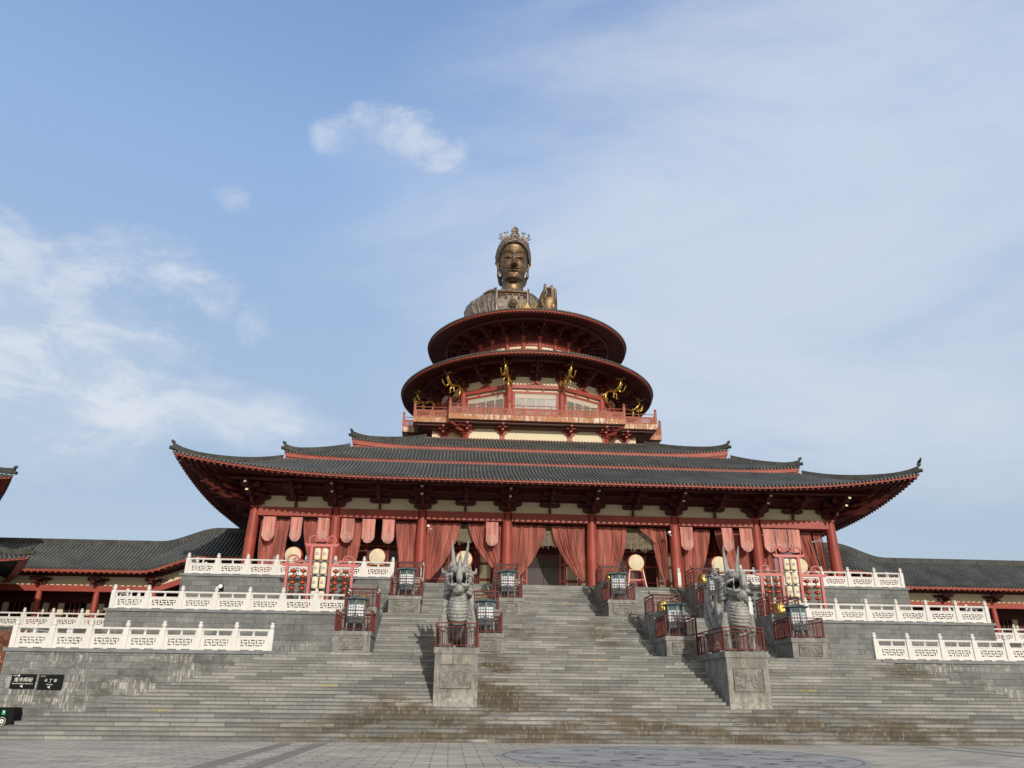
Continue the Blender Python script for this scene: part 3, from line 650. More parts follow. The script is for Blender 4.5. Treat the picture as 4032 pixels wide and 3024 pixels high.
for sx in (-1, 1):
    for y in (29.2, 35.3, 41.8): part(bkside, hall, (sx*21.34, y-YT, zb), sx*PI/2)
    for y in (26.3, 32.2, 38.5): part(bks, hall, (sx*21.34, y-YT, zb), sx*PI/2)
    part(bkside, hall, (sx*21.15, yb+.1, zb), sx*PI/4, (1, 1.3, 1)); part(bkside, hall, (sx*21.34, YC-YT, zb), sx*PI/2)
    cb = MB()                                                   # stacked pointed beams under the corner of the eave
    for k, (o0, o1, z) in enumerate(((.2, 3.0, 14.35), (.2, 3.8, 14.78), (1.0, 4.4, 15.2), (2.0, 5.0, 15.58))):
        d = Vector((sx*.7071, -.7071, 0)); c = Vector((sx*21.1, YC-.1, z))
        cb.prism([(o0, -.12), (o1-.5, -.12), (o1+.1, .14), (o1-.7, .16), (o0, .16)], c, d, (0, 0, 1), .26)
        for rot in (.30, -.30):
            d2 = Vector((sx*cos(PI/4+rot), -sin(PI/4+rot), 0)); cb.prism([(o0, -.10), (o1-.9, -.10), (o1-.45, .10), (o0, .13)], c+Vector((0, 0, .02)), d2, (0, 0, 1), .17)
    H(cb, 'corner_bracket', M['red_shaded'])
instead(bkb); instead(bks); instead(bkside)

# ------------------------------------------------------------------ tiled roofs
def tile_row(b, fn, r, n, seg=5, cap=True):
    """half-round tile course: fn(v) -> (point, across, normal)"""
    prof = [(cos(PI*k/seg), sin(PI*k/seg)) for k in range(seg+1)]; base = len(b.v)
    for i in range(n+1):
        p, a, nn = fn(i/n); rad = r*(1.0)
        for cx, cz in prof: b.v.append(tuple(p+a*cx*rad+nn*cz*rad))
    m_ = seg+1
    for i in range(n):
        for k in range(seg): b.f.append((base+i*m_+k, base+i*m_+k+1, base+(i+1)*m_+k+1, base+(i+1)*m_+k))
    if cap:
        p, a, nn = fn(0); o = len(b.v); q = p-nn*.02
        out = a.cross(nn)
        if out.z > 0 and abs(out.z) > .9: out = -out
        dirn = (fn(0)[0]-fn(.05)[0]).normalized(); q = q+dirn*.03
        for k in range(8): b.v.append(tuple(q+a*r*1.12*cos(2*PI*k/8)+nn*r*1.12*sin(2*PI*k/8)))
        b.f.append(tuple(range(o, o+8)))
def hip_tier(name, Lx, Dy, ix, iy, z0, H_, amt, us, pitch=.27, fascia=.16, drop=.0, sides=(0, 1, 3), nv=7, corner_up=.20, fas_name='fascia', c=(0, YT)):
    """one hipped skirt of roof round the hall's centre. Lx, Dy: half width and half depth at the eave; ix, iy: inset at the top"""
    tiles_ = MB(); pan = MB(); fas = MB(); ridges = []
    def world(s, u, out, z):
        return Vector(((c[0]+u, c[1]-out, z), (c[0]+out, c[1]+u, z), (c[0]-u, c[1]+out, z), (c[0]-out, c[1]-u, z))[s])
    for s in sides:
        L, D, iu, id_ = (Lx, Dy, ix, iy) if s % 2 == 0 else (Dy, Lx, iy, ix)
        def zf(u, v): return z0+H_*(.72*v+.28*v*v)+lift(u, L, us, amt)*max(0,1-v)**1.6
        n = int(2*L/pitch); p_ = 2*L/n
        for i in range(n):
            u = -L+(i+.5)*p_; ve = min(1., (L-abs(u))/iu); k = max(2, int(nv*ve+.99))
            def fn(t, u=u, ve=ve):
                v = t*ve; e = .01; a = world(s, u, D-id_*v, zf(u, v)); c2 = world(s, u, D-id_*(v+e), zf(u, v+e)); ac = (world(s, u+e, D-id_*v, zf(u+e, v))-world(s, u-e, D-id_*v, zf(u-e, v))).normalized()
                nn = ac.cross((c2-a).normalized()); nn = nn if nn.z > 0 else -nn
                return a+nn*.02, ac, nn
            tile_row(tiles_, fn, p_*.30, k)
        def surf(a, v):
            hw = L-iu*v; u = (2*a-1)*hw; return world(s, u, D-id_*v, zf(u, v))
        pan.grid(surf, 64, nv)
        def board(a, v):
            u = (2*a-1)*(L-.06); return world(s, u, D-.10, zf(u, 0)-.02-fascia*(v) - drop*v)
        fas.grid(board, 80, 1)
        def under(a, v):
            u = (2*a-1)*(L-.06-v*.5); return world(s, u, D-.10-v*.5, zf(u, 0)-.02-fascia-drop)
        fas.grid(under, 80, 1)
    for sx in (-1, 1):
        for sy in ((-1,) if 2 not in sides else (-1, 1)):
            pts = []
            for i in range(15):
                v = i/14; up = corner_up*max(0, 1-v/.22)**1.7
                x = c[0]+sx*(Lx-ix*v+.02); y = c[1]+sy*(Dy-iy*v+.02); z = z0+H_*(.72*v+.28*v*v)+amt*max(0,1-v)**1.6+.14+up
                pts.append((x, y, z))
            rb = MB()
            for i in range(14):
                p, q = Vector(pts[i]), Vector(pts[i+1]); d = (q-p).normalized(); a = d.cross(Vector((0, 0, 1))).normalized(); up = Vector((0, 0, 1))
                hh = .15 if i else .19
                rb.add([p+a*.15-up*.22, p-a*.15-up*.22, q+a*.15-up*.22, q-a*.15-up*.22, p+a*.13+up*hh, p-a*.13+up*hh, q+a*.13+up*.15, q-a*.13+up*.15],
                       [(0, 1, 5, 4), (2, 6, 7, 3), (0, 4, 6, 2), (1, 3, 7, 5), (4, 5, 7, 6)])
            p = Vector(pts[0]); d = (p-Vector(pts[1])).normalized(); rb.tube([p+Vector((0, 0, .24))-d*.06, p+d*.10+Vector((0, 0, .30)), p+d*.12+Vector((0, 0, .40))], [.12, .10, .05], 6)
            rb.tube([p-Vector((0, 0, .12)), p+d*.22-Vector((0, 0, .16))], [.13, .13], 10)
            ridges.append(rb)
    tr = H(tiles_, name, M['tile'], None, 50)
    H(pan, 'tile_pan', M['pan'], tr)
    for f_ in (fas,): H(f_, fas_name, M['red_eave'], tr)
    for rb in ridges: H(rb, 'hip_ridge', M['ridge'], tr)
    return tr
hip_tier('lower_roof', 25.55, 23.5, 5.85, 5.6, 15.22, 2.55, 1.22, 11.0)
hip_tier('middle_roof', 19.68, 17.75, 4.3, 3.1, 18.12, 1.72, .30, 13.5, fascia=.34, nv=5)
hip_tier('upper_roof', 15.3, 14.6, 5.6, 5.4, 20.22, 2.4, .42, 8.5, fascia=.42, nv=6)
rk = MB()                                                          # blind walls between the roof tiers
rk.box(-19.58, 19.58, YT-17.55, YT+17.55, 16.6, 18.02); rk.box(-15.18, 15.18, YT-14.42, YT+14.42, 19.0, 20.1); rk.box(-9.8, 9.8, YT-9.35, YT+9.35, 21.5, 22.62)
H(rk, 'roof_core', M['red_eave'])
# rafters and soffit of the lowest eave
raf = MB(); sof = MB(); pur = MB()
for s in (0, 1, 3):
    L, D = (25.55, 23.5) if s % 2 == 0 else (23.5, 25.55)
    def W(u, out, z): return Vector(((u, YT-out, z), (out, YT+u, z), (-u, YT+out, z), (-out, YT-u, z))[s])
    wl = D-5.0
    def zs(u, k): return 15.22-.20+lift(u, L, 11, 1.22)*(1-k)**1.5+.75*k
    def sfn(a, k):
        u = (2*a-1)*(L-.2-2.9*k); return W(u, D-.25-2.75*k, zs(u, k))
    sof.grid(sfn, 60, 4)
    def sfn2(a, k):
        u = (2*a-1)*(L-3.1-2.0*k); return W(u, D-3.0-1.75*k, zs(u, 1)-.02-.80*k*k)
    sof.grid(sfn2, 40, 4)
    n = int(2*L/.42)
    for i in range(n):
        u = -L+(i+.5)*2*L/n; ke = min(1, (L-.2-abs(u))/2.9+.02)
        raf.bar(W(u, D-.14, zs(u, 0)-.05), W(u, D-.25-2.75*ke, zs(u, ke)-.05), .15, .12)
    pts = [W((2*i/40-1)*(L-2.6), D-2.7, zs((2*i/40-1)*(L-2.6), .9)-.22) for i in range(41)]
    pur.tube(pts, .16, 8)
    pur.tube([W((2*i/40-1)*(L-4.3), D-3.9, 15.20+lift((2*i/40-1)*(L-4.3), L, 11, .8)) for i in range(41)], .13, 8)
H(sof, 'soffit', M['red_shaded']); H(raf, 'rafters', M['red_shaded']); H(pur, 'purlin', M['red_shaded'], None, 40)

# ------------------------------------------------------------------ inside the colonnade
YW = 27.6
wl = MB(); wl.box(-16.4, 16.4, YW+.05, YW+.3, Z3, 14.6); wl.box(-16.4, -16.1, YW+.3, 56, Z3, 14.6); wl.box(16.1, 16.4, YW+.3, 56, Z3, 14.6)
H(wl, 'inner_wall', M['red_shaded']); H(MB().box(-20.9, 20.9, YC+.3, 58, 13.6, 13.75), 'ceiling', M['dark'])
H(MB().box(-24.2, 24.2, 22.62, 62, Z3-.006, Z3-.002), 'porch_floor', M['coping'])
fr = MB()
xs = sorted([s*x for s in (-1, 1) for x in (1.28, 1.62, 2.78, 3.4, 3.9, 5.0, 5.2, 7.2, 8.8, 9.6, 10.4, 11.8, 13.5, 15.6)])
for x in xs: fr.box(x-.07, x+.07, YW-.06, YW+.05, Z3, 13.4)
for a, b in zip(xs, xs[1:]):
    if b-a < .4 or (a < 0 < b) or (abs((a+b)/2) > 5 and abs((a+b)/2) < 8.9) or abs((a+b)/2) > 10.5: continue
    for z0, z1 in ((Z3+.15, 9.75), (9.95, 10.95), (11.15, 12.1)): H(MB().box(a+.14, b-.14, YW-.02, YW+.05, z0, z1), 'plaster_panel', M['cream'])
for z in (Z3+.07, 9.85, 11.05, 12.2): fr.box(-15.6, -1.35, YW-.05, YW+.03, z-.06, z+.06); fr.box(1.35, 15.6, YW-.05, YW+.03, z-.06, z+.06)
H(fr, 'wall_framing', M['red'])
for sx in (-1, 1):
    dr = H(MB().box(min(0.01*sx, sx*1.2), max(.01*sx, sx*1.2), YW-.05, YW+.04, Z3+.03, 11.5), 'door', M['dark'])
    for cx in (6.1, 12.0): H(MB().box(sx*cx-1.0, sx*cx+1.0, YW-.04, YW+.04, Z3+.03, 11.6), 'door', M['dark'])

# ------------------------------------------------------------------ the round tower
def ngon(r, n, ph): return [(r*sin(ph+2*PI*i/n), YT-r*cos(ph+2*PI*i/n)) for i in range(n)]
base = MB(); base.box(-6.35, 6.35, 32.62, 51, 21.8, 24.0); base.box(-9.2, 9.2, 33.7, 50, 21.8, 24.0); base.box(-10.5, 10.5, 36.6, 47, 21.8, 24.0)
H(base, 'tower_base_wall', M['cream'])
def small_bracket():
    b = MB(); b.box(-.20, .20, -.10, .14, -1.2, 0); arm(b, .9, .02, .2, .02, 0, .3); arm(b, 1.5, .28, .22, .02, 0, .3); arm(b, 1.0, .05, .22, .35, 1); arm(b, 1.6, .38, .24, .6, 1); arm(b, .9, .38, .22, .75, 0, .2); arm(b, 2.1, .62, .22, .02, 0, .28); arm(b, 1.3, .68, .20, 1.0, 0, .2)
    b.box(-.24, .24, -.2, .12, -.12, .02); return b
sb = small_bracket().build('balcony_bracket', M['red'])
for x, y, rz in [(x, 32.60, 0) for x in (-6.12, -3.0, 3.0, 6.12)]+[(sx*8.2, 33.68, 0) for sx in (-1, 1)]+[(sx*9.9, 36.58, 0) for sx in (-1, 1)]+[(sx*6.37, 33.2, sx*PI/2) for sx in (-1, 1)]:
    part(sb, hall, (x, y-YT, 23.15-Z3), rz)
for sx in (-1, 1): part(sb, hall, (sx*6.25, 32.62-YT, 23.15-Z3), sx*PI/4, (1, 1.3, 1))
instead(sb)
slab = MB(); under = MB()
for x, y0, y1 in ((7.75, 30.98, 52), (10.85, 32.1, 51), (12.0, 35.0, 48.6)):
    k = (12-x)*.001
    slab.box(-x, x, y0, y1, 23.90+k, 24.38-k)
    under.box(-x+.35, x-.35, y0+.35, y1, 23.72+k, 23.90+k); under.box(-x+.9, x-.9, y0+.9, y1, 23.6+k, 23.72+k)
H(slab, 'balcony_fascia', M['balcony']); H(under, 'balcony_beam', M['red_shaded'])
def brail(pts, nbays):
    """faded red balcony railing between two corner posts, with pierced bays"""
    (ax, ay), (bx, by) = pts; d = Vector((bx-ax, by-ay, 0)); L = d.length; d /= L; a = math.atan2(d.y, d.x); Lb = L/nbays
    key = ('b', round(Lb, 2))
    if key not in PAN:
        p = bal_panel(Lb-.06, .06, .60, .9, .035); p.tube([(-Lb/2, 0, .93), (Lb/2, 0, .93)], .035, 6); p.box(Lb/2-.05, Lb/2+.02, -.05, .05, 0, .95); PAN[key] = p.build('balcony_railing', M['balrail'])
    for i in range(nbays):
        c = Vector((ax, ay, 0))+d*Lb*(i+.5); part(PAN[key], hall, (c.x, c.y-YT, 24.385-Z3), a)
    return key
keys = set()
for pts, n in (((-7.65, 31.08), (-2.47, 31.08)), 4), (((-2.47, 31.08), (2.47, 31.08)), 4), (((2.47, 31.08), (7.65, 31.08)), 4), (((-10.75, 32.2), (-7.7, 32.2)), 2), (((7.7, 32.2), (10.75, 32.2)), 2), (((-11.9, 35.1), (-10.8, 35.1)), 1), (((10.8, 35.1), (11.9, 35.1)), 1), (((-10.75, 35.0), (-10.75, 32.2)), 2), (((10.75, 32.2), (10.75, 35.0)), 2), (((11.9, 35.1), (11.9, 42)), 5), (((-11.9, 42), (-11.9, 35.1)), 5):
    keys.add(brail(pts, n))
for k in keys: instead(PAN[k])
bp = MB(); bp.box(-.10, .10, -.10, .10, 0, 1.18); bp.lathe([(.10, 1.18), (.06, 1.22), (.12, 1.28), (.12, 1.36), (.02, 1.48)], 8); bpo = bp.build('balcony_post', M['balrail'])
for x, y in ((-7.65, 31.08), (-2.47, 31.08), (2.47, 31.08), (7.65, 31.08), (-10.75, 32.2), (10.75, 32.2), (-11.9, 35.1), (11.9, 35.1)): part(bpo, hall, (x, y-YT, 24.385-Z3))
instead(bpo)
# twelve-sided drum with windows
RD, ND = 9.2, 12; ap = RD*cos(PI/ND); hs = RD*sin(PI/ND)
def face_xf(k): return Matrix.Translation((0, YT, 0)) @ Matrix.Rotation(2*PI*k/ND, 4, 'Z') @ Matrix.Translation((0, -ap, 0))
dw = MB(); dw.lathe([(RD-.12, 24.0), (RD-.12, 31.5)], 12, (0, YT, 0), ((cos(PI/12), sin(PI/12), 0), (-sin(PI/12), cos(PI/12), 0), (0, 0, 1)))
H(dw, 'drum_wall', M['cream']); H(MB().lathe([(RD-.11, 28.88), (RD-.02, 28.88), (RD-.02, 30.4), (RD-.11, 30.4)], 12, (0, YT, 0), ((cos(PI/12), sin(PI/12), 0), (-sin(PI/12), cos(PI/12), 0), (0, 0, 1)), False), 'drum_head_band', M['red_shaded'])
pats = []
b = MB(); b.box(-hs, hs, -.16, .04, 27.66, 28.02); b.box(-hs, hs, -.12, .04, 27.18, 27.38); b.box(-hs, -hs+.52, -.08, .03, 24.4, 27.18); b.box(hs-.52, hs, -.08, .03, 24.4, 27.18); b.box(-hs+.52, hs-.52, -.07, .03, 24.4, 24.75)
for x in (-.72, .72): b.box(x-.06, x+.06, -.11, .03, 27.38, 27.66)
b.prism([(-.75, 0), (-.62, .09), (-.32, .17), (-.13, .45), (.13, .45), (.32, .17), (.62, .09), (.75, 0), (.38, 0), (.0, .26), (-.38, 0)], (0, -.10, 28.02), (1, 0, 0), (0, 0, 1), .2); pats.append(('drum_beam', b, M['red']))
wf = MB(); gl = MB(); x0, x1 = -hs+.52, hs-.52; n = 4; wd = (x1-x0)/n
gl.box(x0, x1, -.015, .02, 24.75, 27.18)
for zz in ((24.75, 24.82), (26.72, 26.80), (27.10, 27.18)): wf.box(x0, x1, -.06, .0, *zz)
wf.box(x0, x1, -.035, .0, 26.80, 27.10)
for i in range(n+1):
    x = x0+i*wd; wf.box(max(x0, x-.06), min(x1, x+.06), -.065, -.001, 24.82, 26.72)
for i in range(n):
    for k in range(-4, 9):
        for sg in (-1, 1):
            z0_, z1_ = 24.82, 26.72; xa = x0+i*wd+.06; xb = x0+(i+1)*wd-.06; s0 = k*.22
            if sg > 0: p0, p1 = (xa, 24.82+s0), (xb, 24.82+s0+(xb-xa))
            else: p0, p1 = (xa, 24.82+s0+(xb-xa)), (xb, 24.82+s0)
            dz = p1[1]-p0[1]
            def clampz(p, q):
                (ax, az), (bx, bz) = p, q
                if az < z0_: ax += (bx-ax)*(z0_-az)/(bz-az); az = z0_
                if az > z1_: ax += (bx-ax)*(z1_-az)/(bz-az); az = z1_
                return ax, az
            if max(p0[1], p1[1]) <= z0_ or min(p0[1], p1[1]) >= z1_: continue
            q0, q1 = clampz(p0, p1), clampz(p1, p0); wf.bar((q0[0], -.03, q0[1]), (q1[0], -.03, q1[1]), .022, .02, (0, 1, 0))
for k in (0, 1, 2, 3, 9, 10, 11):
    X = face_xf(k); bb = MB(); bb.v = list(b.v); bb.f = b.f; bb.xf(X); H(bb, 'drum_beam', M['red'])
    g2 = MB(); g2.v = list(gl.v); g2.f = gl.f; g2.xf(X); win = H(g2, 'window', M['glass'])
    f2 = MB(); f2.v = list(wf.v); f2.f = wf.f; f2.xf(X); H(f2, 'window_frame', M['wframe'], win)
dc = MB(); dc.lathe([(.30, 0), (.30, 4.2), (.26, 4.4)], 16); dc.box(-.3, .3, -.3, .3, 4.4, 4.75); dco = dc.build('drum_column', M['red'], smooth=35)
db = MB(); arm(db, 1.2, .1, .26, .02, 0, .3); arm(db, 1.9, .5, .26, .02, 0, .3); arm(db, 1.6, .1, .26, .3, 1); arm(db, 2.6, .52, .28, .7, 1); arm(db, 1.3, .55, .24, .9, 0); arm(db, 3.2, .92, .24, .9, 1); arm(db, 1.2, .95, .22, 1.7, 0); dbo = db.build('drum_bracket', M['red_shaded'])
for k in range(ND):
    a = 2*PI*(k+.5)/ND; part(dco, hall, (RD*sin(a), -RD*cos(a), 24.39-Z3), a); part(dbo, hall, ((RD+.08)*sin(a), -(RD+.08)*cos(a), 28.35-Z3), a, (1, 1, .95))
    a = 2*PI*k/ND; part(dbo, hall, ((ap+.05)*sin(a), -(ap+.05)*cos(a), 28.42-Z3), a, (.9, .9, .9))
instead(dco)
# upper drum
H(MB().lathe([(6.0, 30.5), (6.0, 36.4)], 72, (0, YT, 0)), 'upper_drum_wall', M['cream'], None, 30)
for r1, r2, z1, z2 in ((6.02, 6.16, 33.36, 33.78), (6.02, 6.14, 31.0, 33.02)):
    H(MB().lathe([(r1, z1), (r2, z1), (r2, z2), (r1, z2)], 72, (0, YT, 0), None, False), 'ring_beam', M['red'], None, 30)
H(MB().lathe([(6.02, 33.78), (6.09, 33.78), (6.09, 36.4), (6.02, 36.4)], 72, (0, YT, 0), None, False), 'upper_wall_band', M['red_shaded'], None, 30)
uc = MB(); uc.lathe([(.19, 0), (.19, 1.5)], 12); uc.box(-.22, .22, -.22, .22, 1.5, 1.72); uco = uc.build('upper_column', M['red'], smooth=35)
for k in range(24):
    a = 2*PI*(k+.45)/24; part(uco, hall, (6.12*sin(a), -6.12*cos(a), 32.6-Z3), a)
    part(dbo, hall, (6.2*sin(a), -6.2*cos(a), 34.2-Z3), a, (.62 if k % 3 else .85, 1.05, 1.0))
instead(uco); instead(dbo)
def ring_roof(name, Ro, zo, Ri, zi, Rp, pitch=.28):
    n = int(2*PI*Ro/pitch); t = MB()
    def S_(a, v):
        r = Ro+(Ri-Ro)*v; return Vector((r*sin(a), YT-r*cos(a), zo-.10+(zi-zo)*(.75*v+.25*v*v)))
    for i in range(n):
        a = 2*PI*i/n
        def fn(v, a=a):
            p = S_(a, v); q = S_(a, v+.01); ac = Vector((cos(a), sin(a), 0)); nn = ac.cross((q-p).normalized()); nn = nn if nn.z > 0 else -nn
            return p+nn*.02, ac, nn
        tile_row(t, fn, .085, 3, 4)
    tr = H(t, name, M['tile'], None, 50)
    H(MB().grid(lambda a, v: S_(a*2*PI, v), n, 4, True), 'tile_pan', M['pan'], tr)
    H(MB().lathe([(Ro-.10, zo-.12), (Ro-.07, zo-.30), (Ro-.45, zo-.30)], n, (0, YT, 0), None, False), 'fascia', M['red_eave'], tr)
    rf = MB()
    for i in range(int(n*.8)):
        a = 2*PI*i/int(n*.8); d = Vector((sin(a), -cos(a), 0)); c = Vector((0, YT, 0)); rf.bar(c+d*(Ro-.10)+Vector((0, 0, zo-.37)), c+d*Rp+Vector((0, 0, zo+.02)), .13, .11)
    H(rf, 'rafters', M['red_shaded'], tr)
    H(MB().lathe([(Ro-.2, zo-.29), (Rp, zo+.10), (6.0 if Ri < 8 else 8.7, zo+.25)], 96, (0, YT, 0), None, False), 'soffit', M['red_shaded'], tr)
    pts = [(Rp*sin(2*PI*i/96), YT-Rp*cos(2*PI*i/96), zo-.12) for i in range(97)]
    H(MB().tube(pts, .17, 8, False), 'purlin', M['red_shaded'], tr, 40); return tr
ring_roof('lower_ring_roof', 12.8, 29.86, 8.7, 31.65, 10.75); ring_roof('upper_ring_roof', 10.39, 35.25, 6.6, 36.75, 8.45)
H(MB().lathe([(6.7, 36.6), (6.7, 36.8), (.1, 36.8)], 48, (0, YT, 0), None, False), 'tower_deck', M['ridge'])
def hcam(x, y, z):
    b = MB(); b.box(-.08, .08, -.28, .12, -.06, .08); b.bar((0, .05, -.05), (.22, .2, -.16), .05, .05); return b.build('security_camera', M['camw'], hall, (x, y-YT, z-Z3))
hcam(-8.72, 22.85, 12.8); hcam(8.62, 22.85, 12.77)
# ================================================================== curtains, banners and blinds between the columns
def smoothstep(t): t = max(0, min(1, t)); return t*t*(3-2*t)
def curtain(label, x0, x1, xb0, xb1, zb, y=23.62, folds=9, seed=0, bow=.0, zt=13.3, tie=0):
    """cloth hung from x0..x1 and drawn to xb0..xb1 at height zb"""
    rg = random.Random(seed); ph = [rg.uniform(0, 6.28) for _ in range(4)]; nu, nv = folds*8, 26
    def fn(u, v):
        k = .30*v+.70*v**2.1
        a = x0+(x1-x0)*u; b_ = xb0+(xb1-xb0)*u; x = a+(b_-a)*k
        amp = (.03+.035*sin(PI*min(1, v*1.3)))*(.6+.6*sin(4.1*u+ph[3])); yy = y+amp*sin(2*PI*folds*u+ph[0]+.7*sin(3*v+ph[1]))+.05*sin(2*PI*folds*.37*u+ph[2]+2*v)
        outer = u if tie > 0 else 1-u                           # the free edge dips lowest
        z = zt+(zb+ (0 if not tie else .0)-zt)*v - bow*v*(1-outer)*0
        return (x+.02*sin(9*v+ph[3]), yy, z-.12*sin(PI*u*folds*.5)**2*v)
    b = MB().grid(fn, nu, nv); return T(b.build('curtain', M['curtain'], None, None, 60), label, 'curtain', 'rose gauze curtains between the columns')
CU = [('first bay, hanging from the leftmost column', -20.6, -18.6, -20.45, -18.95, 8.85, 9), ('first bay, right half, behind the lantern frame', -17.66, -15.66, -16.4, -15.55, 8.85, 9),
      ('second bay, beside the second column', -15.0, -13.35, -15.0, -14.1, 8.85, 8), ('second bay, gathered against the third column', -11.1, -9.55, -10.3, -9.55, 8.9, 8),
      ('third bay, sweeping back to the third column', -8.9, -6.42, -8.9, -8.5, 9.35, 11), ('third bay, sweeping back to the fourth column', -5.9, -3.4, -3.8, -3.4, 9.9, 11),
      ('middle bay, sweeping back to the left column', -2.72, -.18, -2.72, -2.35, 9.5, 11), ('middle bay, sweeping back to the right column', .15, 2.66, 2.3, 2.66, 9.4, 11),
      ('fifth bay, drawn left above a lantern', 3.36, 5.85, 3.4, 4.3, 9.0, 11), ('fifth bay, thin, gathered to the sixth column', 7.6, 8.72, 8.5, 8.82, 8.85, 7),
      ('sixth bay, beside the sixth column', 9.55, 12.06, 9.6, 10.5, 8.85, 10), ('sixth bay, gathered against the seventh column', 12.4, 15.0, 14.1, 15.0, 8.85, 10),
      ('last bay, hanging from the seventh column', 15.7, 18.6, 15.7, 17.2, 8.85, 10), ('last bay, thin strip left of its slit', 18.6, 19.75, 20.2, 20.75, 9.0, 6), ('last bay, thin strip at the rightmost column', 19.9, 20.62, 20.75, 20.85, 9.2, 5)]
for i, c in enumerate(CU): curtain('rose gauze curtain in the '+c[0], *c[1:6], seed=i, folds=c[6], y=23.75+.02*i)
lo = MB().grid(lambda u, v: (6.55+1.1*u+.25*v, 23.72+.04*sin(20*u+5*v), 13.3-.9*v*u-.25*v), 24, 8)   # loose top of the thin curtain
T(lo.build('curtain', M['curtain'], None, None, 60), 'loose sagging top of gauze curtain in the fifth bay', 'curtain', 'rose gauze curtains between the columns')
def banner(label, x0, x1, zt=13.29, L=1.72, seed=0):
    rg = random.Random(seed+50); cx, hw = (x0+x1)/2, (x1-x0)/2; n = 20; ph = rg.random()*6
    def fn(u, v):
        x = 2*u-1; zl = L-.30*abs(x)**2.6*1.3*(1 if abs(x) < 1 else 1); z = -zl*v
        sag = .035*sin(7*u+ph+1.2*v)*(.3+v)+.03*sin(15*u+ph*2)*(1-v)
        return (x*hw*(1-.03*sin(PI*v)), sag-.05*v, z)
    t = thing('banner', label, 'banner', (cx, 23.10, zt), 0, 'pink satin banners under the beam')
    MB().grid(fn, 16, 14).build('satin_panel', M['banner'], t, None, 60)
    e = MB(); N_ = 40
    for i in range(N_):                                           # dashed edging
        if i % 2: continue
        def edge(s):
            if s < .36: return fn(0, s/.36)
            if s > .64: return fn(1, (1-s)/.36)
            return fn((s-.36)/.28, 1)
        p, q = edge(i/N_), edge((i+1.0)/N_); e.bar((p[0], p[1]-.012, p[2]), (q[0], q[1]-.012, q[2]), .045, .008, (0, 1, 0))
    e.build('edging', M['trim'], t)
    m_ = MB()
    for r_, n_ in ((.0, 1), (.13, 6), (.25, 11)):
        for k in range(n_):
            a = 2*PI*k/n_+PI/2; px, pz = r_*cos(a), -L+.47+r_*sin(a); s = .06
            if abs(px) < hw*.9: m_.prism([(px-s, pz), (px, pz-s), (px+s, pz), (px, pz+s)], (0, -.085, 0), (1, 0, 0), (0, 0, 1), .012)
    m_.build('emblem', M['emblem'], t); return t
BN = [('leftmost banner of all, beside the first column', -20.3, -19.45), ('second from the left, over a dark gap', -18.4, -17.6), ('third from the left, above the left lantern frame', -16.5, -15.72), ('fourth from the left, right of the second column', -14.85, -13.98), ('fifth from the left', -13.38, -12.5), ('sixth from the left, before the third column', -11.98, -11.12),
      ('alone in the third bay, left of the fourth column', -4.6, -3.75), ('right of the sixth column', 9.56, 10.46), ('narrow, above the right dragon', 12.65, 13.42), ('just left of the seventh column', 14.0, 14.9), ('just right of the seventh column', 15.74, 16.58), ('middle of three in the last bay', 16.64, 17.52), ('rightmost banner of all, above the right lantern frame', 17.6, 18.5)]
for i, (l, a, b) in enumerate(BN): banner('pink satin banner with rounded foot, '+l, a, b, 13.29-.01*i*(i < 0), 1.70, i)
def blind(label, x0, x1, zt, zb, y=24.25, seed=0):
    rg = random.Random(seed); b = MB(); z = zt
    while z > zb+.35: b.box(x0, x1, y-.006, y+.006, z-.028, z); z -= .085
    x = x0
    while x < x1:
        b.box(x-.011, x+.011, y-.018, y-.008, zb+rg.uniform(0, .45), zt); x += .055+rg.random()*.05
    return T(b.build('bamboo_blind', M['bamboo']), label, 'blind', 'bamboo blinds behind the curtains')
blind('frayed bamboo blind in the third bay, right of the third column', -8.7, -3.5, 13.3, 11.75, seed=1); blind('frayed bamboo blind behind the two middle curtains', -2.6, 2.6, 13.3, 11.55, seed=2); blind('frayed bamboo blind in the fifth bay above a drum', 3.5, 8.6, 13.3, 11.5, seed=3)

# ================================================================== drums
def make_drum(label, loc):
    t = thing('drum', label, 'drum', loc, 0, 'big drums between the columns'); ax = ((1, 0, 0), (0, 0, 1), (0, -1, 0)); c = (0, 0, 1.72)
    MB().lathe([(.545, .30), (.60, .22), (.645, .0), (.60, -.3), (.545, -.42)], 36, c, ax).build('shell', M['lacquer'], t, None, 40)
    MB().lathe([(.55, .29), (.555, .33), (.53, .345), (.01, .35)], 36, c, ax).build('drum_head', M['drumskin'], t, None, 40)
    f = MB()
    for sx in (-1, 1):
        for sy in (-1, 1): f.bar((sx*.48, sy*.22, 1.22), (sx*.66, sy*.34, 0), .07, .07, (0, 1, 0))
        f.bar((sx*.52, -.25, .62), (sx*.52, .25, .62), .05, .05); f.tube([(sx*.50, -.24, 1.25), (sx*.42, -.24, 1.33), (sx*.30, -.24, 1.28)], .045, 6)
    for sy in (-.24, .24): f.bar((-.50, sy, 1.20), (.50, sy, 1.20), .07, .10); f.bar((-.58, sy*1.2, .55), (.58, sy*1.2, .55), .06, .06)
    f.build('stand', M['lacquer'], t)
    g = MB()
    for sx in (-1, 1):
        g.bar((sx*.505, -.262, 1.22), (sx*.685, -.382, 0), .016, .02, (0, 1, 0)); g.tube([(sx*.52, -.28, 1.27), (sx*.42, -.28, 1.36), (sx*.28, -.28, 1.29)], .018, 5)
        g.box(sx*.34-.12, sx*.34+.12, -.285, -.277, 1.185, 1.235)
    g.build('gilt_trim', M['oldgold'], t); return t
